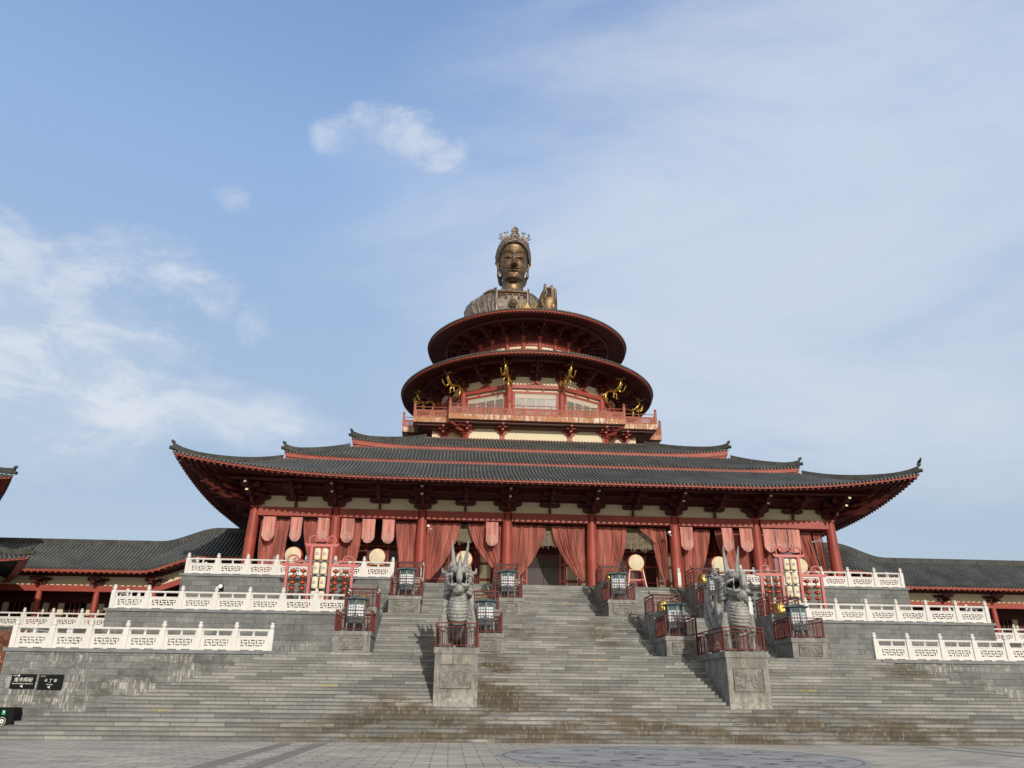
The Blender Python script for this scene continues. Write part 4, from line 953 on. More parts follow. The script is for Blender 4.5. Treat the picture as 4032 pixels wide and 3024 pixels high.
DR = [(-17.9, 23.0, 'in the leftmost bay, partly behind the left lantern frame'), (-12.15, 23.0, 'in the second bay, above the left balustrade'), (-6.12, 23.1, 'behind the left stone dragon'), (6.08, 23.0, 'in full view between the fifth and sixth columns'), (12.1, 23.0, 'behind the horns of the right stone dragon'), (18.05, 23.0, 'in the last bay, behind the right lantern frame')]
dm = None
for x, y, l in DR:
    s = 'pale-headed red drum on a stand '+l; dm = make_drum(s, (x, y, Z3)) if dm is None else (dup(dm, (x, y, Z3), 0, s) and dm)

# ================================================================== lantern frames with their strings of lanterns
def scroll(b, pts, r): b.tube([(x, 0, z) for x, z in pts], r, 8, flat=1.0)
def make_frame(label, loc):
    t = thing('lantern_frame', label, 'frame', loc, 0, 'pink lantern frames'); z0, za, zb = 0, 2.98, 4.22
    for x, h in ((-2.02, za), (2.02, za), (-.62, zb), (.62, zb)): MB().box(x-.085, x+.085, -.085, .085, 0, h).build('upright', M['pink'], t)
    for x0, x1, z in ((-2.3, -.705, za), (.705, 2.3, za), (-.92, .92, zb)): MB().box(x0, x1, -.075, .075, z, z+.17).build('crossbeam', M['pink'], t)
    e = MB()
    for sx, x, z in ((-1, 2.3, za), (1, 2.3, za), (-1, .92, zb), (1, .92, zb)): e.prism([(0, 0), (.10, .06), (.17, .22), (.06, .20), (0, .17)], (sx*x, 0, z), (sx, 0, 0), (0, 0, 1), .15)
    e.build('beam_end', M['pink'], t)
    for sx in (-1, 1):
        s = MB(); cx = sx*.44                                     # cloud scrolls on top
        pts = [(sx*.80, zb+.17), (sx*.84, zb+.40)]+[(sx*(.56+.27*cos(a)), zb+.44+.24*sin(a)) for a in lin(0, PI*.85, 8)]+[(sx*(.36+.13*(1-i/14)*cos(PI+.2+i*.42)), zb+.44-.13*(1-i/16)*sin(.2+i*.42)) for i in range(13)]
        scroll(s, pts, .055); s.tube([(sx*.30, 0, zb+.42), (sx*.17, 0, zb+.38), (sx*.05, 0, zb+.47), (0, 0, zb+.56)], .05, 7); s.build('scroll', M['pink'], t, None, 50)
        s = MB(); pts = [(sx*2.08, za+.17), (sx*2.04, za+.30)]+[(sx*(1.72+.33*cos(a)), za+.42+.26*sin(a)) for a in lin(.0, PI, 9)]+[(sx*(1.56+.18*(1-i/15)*cos(PI+i*.45)), za+.42-.17*(1-i/15)*sin(i*.45)) for i in range(1, 13)]
        scroll(s, pts, .055); s.tube([(sx*1.42, 0, za+.36), (sx*1.12, 0, za+.36), (sx*.92, 0, za+.20)], .045, 7); s.build('scroll', M['pink'], t, None, 50)
    return t
f0 = make_frame('pink-red lantern frame standing on the left terrace', (-15.2, 18.1, Z2)); dup(f0, (15.25, 18.1, Z2), 0, 'pink-red lantern frame standing on the right terrace')
def cream_lantern(label, loc):
    t = thing('paper_lantern', label, 'lantern', loc, 0, 'cream paper lanterns')
    b = MB(); n = 14; b.lathe([(.11, -.37), (.18, -.33)]+[(.193+.006*(i % 2), -.30+i*.6/n) for i in range(n+1)]+[(.18, .33), (.11, .37)], 20); b.build('shade', M['clant'], t, None, 50)
    b = MB(); b.lathe([(.11, -.40), (.11, -.37)], 12); b.lathe([(.11, .37), (.11, .40)], 12); b.tube([(0, 0, .40), (0, 0, .47)], .012, 5); b.build('rim', M['dark'], t)
    p = MB()
    for az in (-.05,):
        for r0_, r1_ in ((.085, .105), (.045, .07), (0.005, .022)):
            for k in range(14):
                a, c = 2*PI*k/14, 2*PI*(k+1)/14
                def P3(r, th): x = r*cos(th); return (x, -math.sqrt(max(.0, .205**2-x*x)), r*sin(th))
                p.add([P3(r0_, a), P3(r1_, a), P3(r1_, c), P3(r0_, c)], [(0, 1, 2, 3)])
        for zz in (-.22, .22):
            p.add([(-.03, -.204, zz), (0, -.206, zz-.03), (.03, -.204, zz), (0, -.206, zz+.03)], [(0, 1, 2, 3)])
    p.build('printed_motif', M['print'], t); return t
def red_lantern(label, loc):
    t = thing('red_lantern', label, 'lantern', loc, 0, 'small red lanterns')
    MB().lathe([(.06, -.10), (.15, -.075), (.195, -.02), (.20, .02), (.16, .075), (.06, .10)], 16).build('shade', M['lacquer'], t, None, 50)
    g = MB(); g.lathe([(.05, .10), (.065, .105), (.03, .15), (.02, .18)], 8); g.lathe([(.02, -.18), (.05, -.14), (.065, -.105), (.05, -.10)], 8); g.lathe([(.197, -.022), (.206, -.018), (.206, -.010), (.198, -.006)], 16, (0, 0, 0), None, False); g.build('gilt_cap', M['gold'], t, None, 50); return t
ORD = ['top', 'second', 'third', 'fourth', 'fifth', 'lowest']
cl0 = rl0 = None
for fx, fl in ((-15.2, 'left'), (15.25, 'right')):
    for dx, sl in ((-.235, 'left'), (.235, 'right')):
        for k in range(4):
            l = '%s cream paper lantern in the %s string of the %s frame' % (ORD[k] if k < 3 else 'lowest', sl, fl); p = (fx+dx, 18.1, Z2+3.74-.88*k)
            if cl0 is None: cl0 = cream_lantern(l, p)
            else: dup(cl0, p, random.uniform(-.15, .15), l)
    for dx, sl in ((-1.62, 'outer left'), (-1.0, 'inner left'), (1.0, 'inner right'), (1.62, 'outer right')):
        for k in range(6):
            l = '%s small red lantern in the %s string of the %s frame' % (ORD[k], sl, fl); p = (fx+dx, 18.1, Z2+2.70-.362*k)
            if rl0 is None: rl0 = red_lantern(l, p)
            else: dup(rl0, p, random.uniform(-1, 1), l)
# ================================================================== the two stone dragons
def ell(c, rx, ry, rz, nu=20, nv=14):
    b = MB(); c = Vector(c)
    return b.grid(lambda u, v: c+Vector((rx*cos(2*PI*u)*sin(PI*(.001+.998*v)), ry*sin(2*PI*u)*sin(PI*(.001+.998*v)), rz*cos(PI*v))), nu, nv, True)
def ring(c, rx, rz, n=18, sq=1.):
    out = []
    for j in range(n):
        t = 2*PI*j/n; a, b_ = cos(t), sin(t); out.append(Vector(c)+Vector((rx*math.copysign(abs(a)**sq, a), 0, rz*math.copysign(abs(b_)**sq, b_))))
    return out
def make_dragon(label, loc):
    t = thing('stone_dragon', label, 'statue', loc, 0, 'stone dragons flanking the steps')
    b = MB()
    b.tube([(0, 2.5, .55), (0, 2.1, .75), (0, 1.5, .95), (0, .9, 1.2), (0, .45, 1.6), (0, .22, 2.1), (0, .16, 2.6), (0, .12, 3.0)], [.30, .46, .55, .56, .52, .42, .34, .30], 18)
    b.join(ell((0, -.02, 1.70), .53, .60, .72))
    for sx in (-1, 1):                                             # legs
        b.tube([(sx*.42, .35, 1.75), (sx*.58, .2, 1.3), (sx*.64, .0, .9), (sx*.60, -.05, .45), (sx*.60, -.08, .12)], [.24, .27, .22, .18, .20], 12)
        b.join(ell((sx*.60, -.20, .10), .21, .27, .11))
        for k in (-1, 0, 1): b.tube([(sx*.60+k*.13, -.36, .10), (sx*.60+k*.14, -.46, .07), (sx*.60+k*.14, -.50, .01)], [.07, .06, .02], 7)
        b.join(ell((sx*.44, 1.8, .55), .30, .52, .54)); b.tube([(sx*.54, 1.8, .4), (sx*.56, 1.35, .14), (sx*.56, 1.0, .11)], [.24, .16, .15], 10)
        for k in range(4):                                          # feathered plates on the shoulder
            z = 1.62-.16*k; b.tube([(sx*.46, .02, z+.1), (sx*(.66+.03*k), -.08, z), (sx*(.70+.02*k), -.16, z-.25)], [.10, .11, .03], 8)
        b.tube([(sx*.62, -.12, 1.1), (sx*.66, -.24, .85), (sx*.62, -.22, .60)], [.12, .10, .02], 8)
    b.tube([(.1, 2.2, .5), (.1, 2.6, .35), (-.05, 2.85, .55), (-.2, 2.85, 1.0), (-.22, 2.75, 1.35)], [.25, .18, .15, .12, .03], 10)
    b.tube([(-.08, 2.85, .5), (-.32, 2.85, .8), (-.42, 2.8, 1.05)], [.12, .08, .02], 8)
    b.build('body', M['scales'], t, None, 60)
    p = MB()                                                       # belly plates
    for k in range(9):
        z = 1.16+k*.142; q = math.sqrt(max(.05, 1-((z-1.72)/.70)**2)); rx, ry = .475*q+.02, .64*q; pts = []
        for i in range(13):
            a = R(-68+136*i/12); pts.append((rx*sin(a)*1.02, -.02-ry*cos(a)-.015, z+.06-.17*cos(a)))
        p.tube(pts, [.03+.062*sin(PI*i/12)**.5 for i in range(13)], 8)
    p.build('belly_plates', M['dragon'], t, None, 60)
    h = MB()                                                       # head with open jaws
    h.loft([ring((0, .55, 3.10), .16, .2), ring((0, .35, 3.14), .34, .34), ring((0, .08, 3.22), .45, .36), ring((0, -.18, 3.34), .42, .24), ring((0, -.40, 3.36), .36, .17), ring((0, -.58, 3.34), .29, .15), ring((0, -.66, 3.33), .15, .09)])
    h.loft([ring((0, .30, 2.84), .32, .18), ring((0, .0, 2.72), .40, .14), ring((0, -.28, 2.64), .38, .12), ring((0, -.48, 2.68), .32, .13), ring((0, -.60, 2.75), .20, .09)])
    h.tube([(0, -.64, 2.86), (0, -.71, 3.0), (0, -.70, 3.25), (0, -.63, 3.48), (0, -.55, 3.74)], [.10, .135, .12, .085, .03], 12)       # turned-up snout
    for sx in (-1, 1):
        h.join(ell((sx*.26, -.26, 3.42), .115, .12, .10)); h.tube([(sx*.08, -.36, 3.44), (sx*.26, -.34, 3.54), (sx*.42, -.16, 3.50)], [.06, .085, .05], 8)
        h.join(ell((sx*.15, -.56, 3.36), .09, .1, .07))
        for y, z0_, z1_, r_ in ((-.50, 3.24, 3.0, .055), (-.36, 3.22, 3.08, .045), (-.22, 3.2, 3.06, .045)): h.tube([(sx*.29, y, z0_), (sx*.30, y-.01, z1_)], [r_, .008], 7)
        for y, z0_, z1_, r_ in ((-.46, 2.74, 3.0, .055), (-.3, 2.74, 2.88, .04)): h.tube([(sx*.27, y, z0_), (sx*.29, y, z1_)], [r_, .008], 7)
        h.tube([(sx*.30, -.50, 3.20), (sx*.50, -.45, 3.12), (sx*.56, -.25, 3.0), (sx*.50, -.12, 2.86)], [.05, .045, .035, .015], 7)      # whisker
        for k in range(6):                                          # curls of the mane behind the jaw
            z = 2.5+.15*k; h.tube([(sx*.34, .12, z+.05), (sx*(.47+.02*(k % 2)), .10, z), (sx*(.52+.03*(k % 2)), .26, z-.05), (sx*.48, .36, z+.08)], [.09, .085, .07, .02], 8)
        h.tube([(sx*.36, .05, 3.42), (sx*.55, .22, 3.36), (sx*.68, .42, 3.42), (sx*.72, .50, 3.62)], [.08, .085, .07, .02], 8)           # ear
    h.tube([(0, -.50, 2.66), (0, -.52, 2.52), (0, -.46, 2.38)], [.19, .17, .05], 10)                                                     # beard
    for k in range(-3, 4): h.tube([(k*.055, -.60+.012*k*k, 2.62), (k*.06, -.66+.014*k*k, 2.50), (k*.05, -.58+.012*k*k, 2.38)], [.03, .03, .01], 5)
    for sx in (-1, 1): h.tube([(sx*.10, -.62, 2.74), (sx*.28, -.56, 2.72), (sx*.40, -.36, 2.78), (sx*.44, -.1, 2.92)], [.07, .075, .07, .04], 8)     # lip
    h.tube([(0, -.3, 2.80), (0, -.5, 2.84), (0, -.58, 2.90)], [.12, .10, .03], 8)                                                       # tongue
    def big(b_):                                                   # the head is large and its muzzle long
        b_.v = [(x*1.13, .1+(y-.1)*1.36, 3.0+(z-3.0)*1.10) for x, y, z in b_.v]; return b_
    hd_ = big(h).build('head', M['dragon'], t, None, 60)
    big(ell((0, -.10, 2.97), .35, .38, .20, 16, 10)).build('mouth_shade', M['black'], hd_, None, 60)  # black filling that paints the shade inside the open jaws
    for sx in (-1, 1):
        MB().tube([(sx*.20, .02, 3.40), (sx*.26, .06, 3.75), (sx*.31, .05, 4.15), (sx*.36, .0, 4.55), (sx*.39, -.06, 4.92)], [.125, .115, .09, .06, .012], 10).build('horn', M['dragon'], t, None, 60)
        m_ = MB()                                                   # flame-like mane rising behind the head
        for pts, rad in (([(sx*.46, .35, 1.3), (sx*.60, .55, 1.9), (sx*.58, .62, 2.6), (sx*.53, .66, 3.2), (sx*.47, .62, 3.62)], [.18, .15, .115, .07, .012]),
                         ([(sx*.34, 1.0, 1.3), (sx*.44, 1.15, 2.1), (sx*.36, 1.15, 3.0), (sx*.42, 1.25, 3.7), (sx*.34, 1.30, 4.35)], [.20, .16, .12, .08, .012]),
                         ([(sx*.40, 1.5, 1.2), (sx*.52, 1.75, 2.0), (sx*.58, 1.8, 2.8), (sx*.50, 1.85, 3.4), (sx*.54, 1.95, 3.95)], [.18, .15, .11, .07, .012]), ([(sx*.50, 1.6, .9), (sx*.62, 2.0, 1.6), (sx*.56, 2.2, 2.3), (sx*.50, 2.25, 2.9), (sx*.56, 2.35, 3.45)], [.16, .14, .11, .07, .012]), ([(sx*.48, 1.5, 1.9), (sx*.58, 1.75, 2.15), (sx*.62, 1.9, 2.5), (sx*.58, 1.95, 2.8)], [.12, .10, .06, .01])):
            m_.tube(pts, rad, 10, flat=.85)
        m_.tube([(sx*.30, .9, 3.1), (sx*.46, .8, 3.25), (sx*.50, .72, 3.5), (sx*.40, .75, 3.62)], [.12, .09, .07, .02], 8)
        m_.build('mane', M['dragon'], t, None, 60)
    m_ = MB(); m_.tube([(0, .8, 1.8), (0, .75, 2.6), (0, .62, 3.3), (.02, .62, 3.9), (.03, .55, 4.5)], [.26, .24, .17, .12, .012], 10, flat=.7); m_.build('mane', M['dragon'], t, None, 60)
    return t
dr0 = make_dragon('grey stone dragon seen head-on, in front of a drum', (-6.53, 4.95, 3.62)); dup(dr0, (6.58, 4.95, 3.62), .09, 'grey stone dragon turned three-quarter, right of the central steps')

# ================================================================== gilt dragons hung on the drum of the tower
def make_gilt(label, loc, rz):
    t = thing('gilt_dragon', label, 'sculpture', loc, rz, 'gilt dragons on the tower'); b = MB()
    path = [(2.05, 1.75), (2.22, 1.60), (2.20, 1.30), (2.02, 1.0), (1.78, .78), (1.45, .72), (1.15, .88), (.86, .98), (.62, .80), (.52, .42), (.60, .05), (.78, -.22), (.98, -.25), (1.06, -.05)]
    b.tube([(.05*sin(i*1.1), -o, z) for i, (o, z) in enumerate(path)], [.10, .12, .125, .13, .14, .145, .14, .13, .12, .10, .085, .065, .04, .015], 10)
    for i in range(1, 11):
        o, z = path[i]; q = path[i+1]; d = Vector((0, -(q[0]-o), q[1]-z)).normalized(); n_ = d.cross(Vector((1, 0, 0)))
        n_ = n_ if n_.dot(Vector((0, .3, 1))) > 0 else -n_
        b.tube([Vector((.05*sin(i*1.1), -o, z))+n_*.10, Vector((.05*sin(i*1.1), -o, z))+n_*.24+d*.08], [.06, .008], 5)
    for sx in (-1, 1):
        b.tube([(sx*.08, -1.9, .9), (sx*.24, -2.05, .62), (sx*.28, -2.38, .70), (sx*.30, -2.55, .98)], [.09, .08, .055, .04], 7); b.tube([(sx*.08, -1.45, .72), (sx*.22, -1.62, .42), (sx*.24, -1.55, .10), (sx*.26, -1.72, .0)], [.09, .08, .05, .035], 7)
        for k in (-1, 0, 1): b.tube([(sx*.30, -2.55, .98), (sx*.30+k*.09, -2.63, 1.12)], [.035, .006], 5)
        b.tube([(sx*.08, -.6, .7), (sx*.26, -.42, .5), (sx*.3, -.62, .25)], [.08, .07, .04], 7)
    b.build('body', M['gold'], t, None, 60)
    h = MB(); h.join(ell((0, -2.12, 1.86), .15, .22, .15, 12, 8)); h.tube([(0, -2.2, 1.88), (0, -2.42, 1.86), (0, -2.56, 1.92), (0, -2.62, 2.02)], [.12, .10, .09, .04], 8); h.tube([(0, -2.2, 1.76), (0, -2.42, 1.68), (0, -2.52, 1.72)], [.08, .07, .02], 8)
    for sx in (-1, 1): h.tube([(sx*.07, -2.05, 1.98), (sx*.12, -1.9, 2.14), (sx*.14, -1.70, 2.22)], [.05, .04, .01], 6); h.tube([(sx*.10, -2.0, 1.85), (sx*.2, -1.82, 1.80), (sx*.22, -1.68, 1.9)], [.07, .06, .01], 6)
    h.tube([(0, -2.5, 1.8), (.05, -2.7, 1.72), (.02, -2.78, 1.85)], [.03, .02, .006], 5)
    h.build('head', M['gold'], t, None, 60); MB().tube([(0, -.95, 1.0), (0, -.95, 2.0)], .02, 5).build('hanger', M['camw'], t)
    return t
gd0 = None
for k, l in ((-3, 'at the far left under the lower round eave'), (-2, 'second from the left, its whole curve seen from the side'), (-1, 'left of the middle windows, seen from behind its claws'), (0, 'right of the middle windows'), (1, 'second from the right, curling in full profile'), (2, 'at the far right under the lower round eave')):
    a = 2*PI*(k+.5)/12; s = 'gilt dragon '+l; p = (9.15*sin(a), YT-9.15*cos(a), 27.55)
    if gd0 is None: gd0 = make_gilt(s, p, a)
    else: dup(gd0, p, a, s)

# ================================================================== the colossal bronze bust
bust = thing('bronze_statue', 'colossal bronze crowned figure with raised hand rising above the round tower', 'statue', (-1.42, 45.0, 40.5)); bust.rotation_euler = (R(13), 0, 0)
KX, KZ = .00735, .0076
def px(x): return (x-1090)*KX
def pz(y): return (1480-y)*KZ+.7
def interp(tab, z):
    for (z0, *a), (z1, *b_) in zip(tab, tab[1:]):
        if z <= z1: k = smoothstep((z-z0)/(z1-z0))*.5+.5*max(0, min(1, (z-z0)/(z1-z0))); return [p+(q-p)*k for p, q in zip(a, b_)]
    return list(tab[-1][1:])
zc, zm, zn, ze, zbr, zh = pz(985), pz(822), pz(762), pz(648), pz(560), pz(440)
# z, half width, front depth, back depth
HT = [(zc-.35, .35, .95, .9), (zc, .72, 1.50, 1.0), (zc+.35, 1.12, 1.72, 1.3), (zm, 1.42, 1.80, 1.5), (zn, 1.55, 1.82, 1.7), (ze, 1.60, 1.80, 1.85), (zbr, 1.58, 1.78, 1.9), (zh, 1.42, 1.58, 1.9), (zh+.8, 1.0, .95, 1.5)]
g = lambda d, s: math.exp(-(d/s)**2)
def face_pt(u, v):
    z = HT[0][0]+(HT[-1][0]-HT[0][0])*v; a, f, bk = interp(HT, z); t = 2*PI*u; c, s = cos(t), sin(t)
    x = a*math.copysign(abs(s)**.88, s); y = -(f if c > 0 else bk)*math.copysign(abs(c)**(.80 if c > 0 else 1), c)
    if c > 0:
        d = 0; ax = abs(x)
        if zn-.15 < z < ze+.75:
            k = max(0, min(1, (ze+.6-z)/(ze+.6-zn))); d += (.10+.50*k**1.4)*g(x, .15+.10*k)
        d += .30*g(z-zn-.06, .13)*g(ax-.20, .14)+.15*g(z-zn-.08, .14)*g(x, .2)
        d -= .16*g(z-zn+.14, .10)*g(x, .35)
        arc = zbr+.16-.42*((ax-.68)/.75)**2                       # brow ridge
        if ax < 1.35: d += .13*g(z-arc, .10)
        d -= .17*g(z-(ze+.36), .20)*g(ax-.66, .42)*.6
        d += .17*g(z-(ze+.12), .17)*g(ax-.68, .40)               # heavy upper lid
        lid = ze-.10-.16*((ax-.68)/.48)**2*-1
        d -= .20*g(z-(ze-.10), .055)*g(ax-.68, .36); d += .05*g(z-(ze-.24), .08)*g(ax-.68, .34)
        d += .17*g(z-(zm+.14), .10)*g(ax-.14, .30); d -= .20*g(z-zm, .05)*g(x, .46); d += .20*g(z-(zm-.17), .11)*g(x, .34); d -= .10*g(z-(zm-.36), .10)*g(x, .4)
        d += .16*g(z-(zc+.35), .25)*g(x, .45); d += .06*g(z-(zn+.1), .5)*g(ax-.95, .4)
        y -= d*max(0, c)**.3
    return (x, y+.15, z)
hd = MB().grid(face_pt, 120, 110, True); hd.build('face', M['bronze'], bust, None, 70)
NT_ = [(pz(1160), 1.62, 1.5), (pz(1120), 1.38, 1.32), (pz(1060), 1.24, 1.2), (pz(1000), 1.18, 1.15), (pz(930), 1.15, 1.1)]
nk = MB().grid(lambda u, v: (lambda z: (lambda r_: (r_[0]*sin(2*PI*u), .25-r_[1]*cos(2*PI*u), z))(interp(NT_, z)))(NT_[0][0]+(NT_[-1][0]-NT_[0][0])*v), 48, 16, True)
nk.build('neck', M['bronze'], bust, None, 60)
for sx in (-1, 1):
    e = MB()
    e.tube([(sx*1.60, -.15, pz(790)), (sx*1.72, -.05, pz(735)), (sx*1.92, .10, pz(690)), (sx*1.93, .14, pz(662)), (sx*1.80, .05, pz(648)), (sx*1.66, -.08, pz(672))], [.09, .10, .11, .11, .10, .06], 8)
    e.join(ell((sx*1.72, .10, pz(715)), .13, .22, .50, 12, 8)); e.join(ell((sx*1.66, .0, pz(855)), .15, .17, .46, 12, 10)); e.join(ell((sx*1.68, .05, pz(790)), .12, .16, .45, 12, 10)); e.build('ear', M['bronze'], bust, None, 60)
hr = MB(); hz = pz(600)
def hair_pt(u, v):
    t = 2*PI*u; ph = PI*v; x = 2.03*sin(ph)*sin(t)*(1 if cos(ph) > -.2 else .92); y = .55-(1.35 if cos(t) > 0 else 1.9)*sin(ph)*cos(t); z = hz+.15+(1.95 if cos(ph) > 0 else 2.6)*cos(ph)
    w_ = 1+.018*sin(16*ph+3*sin(t)); return (x*w_, y*w_, z)
hr.grid(hair_pt, 64, 40, True)
for sx in (-1, 1):                                                # swept waves over the brow and temples
    for k, (dz, rr_) in enumerate(((.10, .19), (.38, .24), (.68, .26))):
        hr.tube([(sx*.02, -1.40+.22*k, zh+.16+dz), (sx*.55, -1.46+.22*k, zh+.22+dz*.95), (sx*1.16, -1.18+.2*k, zh-.10+dz*.8), (sx*1.62, -.62+.15*k, zh-.75+dz*.75), (sx*1.84, -.22+.1*k, zh-1.55+dz*.7), (sx*1.88, .1, zh-2.05+dz*.6)], [.10, rr_*.85, rr_*1.0, rr_*.95, rr_*.8, .1], 10)
    hr.tube([(sx*1.45, .55, pz(860)), (sx*1.40, .65, pz(930)), (sx*1.28, .75, pz(985)), (sx*1.2, .8, pz(1000))], [.26, .24, .18, .06], 10)
hr.join(ell((0, -1.24, zh+.48), .74, .42, .34, 24, 12)); hr.join(ell((0, -.15, pz(375)), 1.02, .95, .62, 24, 12)); hr.join(ell((0, -.75, pz(405)), .95, .55, .34, 24, 10)); hr.build('hair', M['robe'], bust, None, 60)
cr = MB()                                                         # crown: standing jewel, shell and two birds
def outline(c, pts, y, t=.16): cr.prism([(px(c+a), pz(b_)) for a, b_ in pts], (0, y, 0), (1, 0, 0), (0, 0, 1), t)
outline(1096, [(0, 130), (14, 158), (40, 172), (60, 195), (58, 222), (40, 240), (62, 262), (80, 285), (72, 318), (0, 330), (-72, 318), (-80, 285), (-62, 262), (-40, 240), (-58, 222), (-60, 195), (-40, 172), (-14, 158)], -.95)
for sx in (-1, 1):
    cr.tube([(px(1096+sx*a), -1.08, pz(b_)) for a, b_ in ((0, 160), (34, 178), (46, 205), (28, 226), (10, 212), (20, 200))], [.05, .07, .07, .07, .06, .03], 7)
    cr.tube([(px(1096+sx*a), -1.08, pz(b_)) for a, b_ in ((8, 246), (40, 250), (66, 280), (58, 308), (36, 296), (42, 276))], [.05, .07, .07, .07, .06, .03], 7)
    outline(1096, [(sx*a, b_) for a, b_ in ((108, 350), (110, 300), (118, 262), (118, 238), (128, 222), (150, 232), (142, 252), (150, 290), (180, 318), (212, 322), (190, 352), (150, 368))], -.80, .22)
    cr.tube([(px(1096+sx*a), -.80, pz(b_)) for a, b_ in ((118, 238), (108, 222), (96, 206))], [.08, .05, .01], 6)
    for pts in (((160, 320), (205, 300), (226, 275), (212, 255), (196, 262)), ((180, 340), (225, 330), (243, 322), (240, 318)), ((150, 235), (165, 240), (172, 243)), ((190, 370), (212, 392), (214, 430), (226, 440)), ((150, 365), (185, 385), (205, 420), (215, 432))):
        cr.tube([(px(1096+sx*a), -.80, pz(b_)) for a, b_ in pts], [.10]+[.08]*(len(pts)-2)+[.05], 7)
for k in range(-4, 5): a = k*.36; cr.tube([(0, -1.12, pz(348)), (.30*sin(a), -1.18, pz(348)+.30*cos(a)), (.52*sin(a), -1.12, pz(348)+.50*cos(a))], [.05, .10, .05], 7)
cr.join(ell((0, -1.25, pz(338)), .15, .15, .15, 10, 8)); cr.build('crown', M['robe'], bust, None, 50)
RB = [(-2.2, 5.6, 2.6, 2.6), (pz(1480), 5.35, 2.4, 2.5), (pz(1380), 5.05, 2.15, 2.3), (pz(1290), 4.55, 1.95, 2.0), (pz(1215), 3.75, 1.75, 1.6), (pz(1165), 2.95, 1.6, 1.35), (pz(1125), 2.1, 1.5, 1.2), (pz(1100), 1.45, 1.35, 1.1)]
def robe_pt(u, v):
    z = RB[0][0]+(RB[-1][0]-RB[0][0])*v; a, f, bk = interp(RB, z); t = 2*PI*u; c, s = cos(t), sin(t)
    if s > 0: a = a*.80
    x = a*math.copysign(abs(s)**.9, s); y = -(f if c > 0 else bk)*math.copysign(abs(c)**.75, c)
    q_ = sin(8*abs(t-PI)+1.5*z+.6*sin(2*z)); fold = (.30*(1-abs(q_))**1.5-.10)*min(1, abs(s)*1.6)*(1-.6*v); n_ = math.hypot(x, y)+1e-6
    return (x*(1+fold/n_), y*(1+fold/n_)+.2, z)
MB().grid(robe_pt, 120, 44, True).build('robe', M['robe'], bust, None, 70)
ch = MB(); zt_ = pz(1150)
ch.grid(lambda u, v: (px(850)+(px(1310)-px(850))*u, -1.62-.62*(1-v)+.28*((u-.5)*2)**2-.09*sin(PI*7*(1-v)+3*(u-.5)**2*4)*max(0, .62-v), -1.2+(zt_+1.2)*v), 30, 40); ch.build('chest', M['robe'], bust, None, 60)
for sx, a0, a1, b0, b1 in ((-1, 850, 800, 852, 800), (1, 1290, 1330, 1312, 1375)):
    lp = MB(); lp.grid(lambda u, v: (px(a0+(b0-a0)*(1-v)+((a1-a0)*v+(b1-b0)*(1-v))*u), -1.70-.72*(1-v)+.25*u-.10*sin(PI*u), -1.2+(pz(1115)+1.2)*v), 8, 24); lp.build('lapel', M['robe'], bust, None, 60)
fd = MB()
def surf_y(x, z):
    a, f, _ = interp(RB, z); a *= (.8 if x > 0 else 1); return .2-f*math.sqrt(max(0, 1-min(1, abs(x)/a)**2))**.8
for k, pts in enumerate(((805, 1165, 790, 1300, 800, 1520), (740, 1190, 715, 1290, 760, 1520), (690, 1205, 640, 1280, 690, 1520), (630, 1230, 560, 1300, 600, 1520), (560, 1270, 490, 1350, 510, 1520))):
    q = [(px(pts[0]), pz(pts[1])), (px((pts[0]+pts[2])/2)-.05, pz((pts[1]+pts[3])/2)), (px(pts[2]), pz(pts[3])), (px((pts[2]+pts[4])/2-8), pz((pts[3]+pts[5])/2)), (px(pts[4]), pz(pts[5]))]
    fd.tube([(x, surf_y(x, z)-.04, z) for x, z in q], [.03, .14, .18, .2, .18], 8)
fd.build('robe_folds', M['robe'], bust, None, 60)
nl = MB(); nl.tube([(px(850)+(px(1310)-px(850))*i/16, -1.80+.20*((i-8)/8)**2, pz(1172)) for i in range(17)], .13, 8); nl.tube([(px(850)+(px(1310)-px(850))*i/16, -1.86+.22*((i-8)/8)**2, pz(1205)) for i in range(17)], .06, 8)
for x_, L_ in ((890, 40), (985, 60), (1078, 85), (1175, 60), (1270, 40)):
    nl.tube([(px(x_), -1.90+.2*((x_-1080)/230)**2, pz(1205)), (px(x_), -2.0+.2*((x_-1080)/230)**2, pz(1205+L_))], .06, 6)
    for dx in (-1, 1): nl.tube([(px(x_), -1.98, pz(1205+L_*.6)), (px(x_+dx*20), -2.0, pz(1205+L_))], [.05, .05], 6)
nl.lathe([(.0, 0), (.42, 0), (.46, .08), (.36, .14), (.30, .08), (.20, .12), (.12, .22), (0, .25)], 20, (px(1085), -2.30, pz(1362)), ((1, 0, 0), (0, 0, 1), (0, -1, 0))); nl.build('necklace', M['bronze'], bust, None, 50)
sb_ = MB(); sb_.tube([(px(640), -.75, pz(1192)), (px(720), -.85, pz(1156)), (px(795), -.95, pz(1132)), (px(812), -1.0, pz(1140))], [.08, .17, .18, .08], 8); sb_.build('shoulder_knot', M['bronze'], bust, None, 60); sb_ = MB(); sb_.tube([(px(1310), -1.0, pz(1158)), (px(1380), -.9, pz(1180)), (px(1450), -.8, pz(1215))], [.14, .16, .08], 8); sb_.build('shoulder_knot', M['bronze'], bust, None, 60)
hn = MB(); Y0 = -3.0                                              # raised hand, palm outward
def hp(x, y, dy=0): return (px(x), Y0+dy, pz(y))
hn.loft([[Vector((px(xc)+hw*KX*cos(2*PI*j/20), Y0+dy+th*sin(2*PI*j/20), pz(y))) for j in range(20)] for xc, y, hw, th, dy in ((1600, 1640, 95, .6, .25), (1600, 1520, 115, .55, .12), (1602, 1440, 132, .50, .05), (1608, 1370, 126, .44, 0), (1618, 1310, 112, .36, 0), (1622, 1280, 98, .26, 0))])
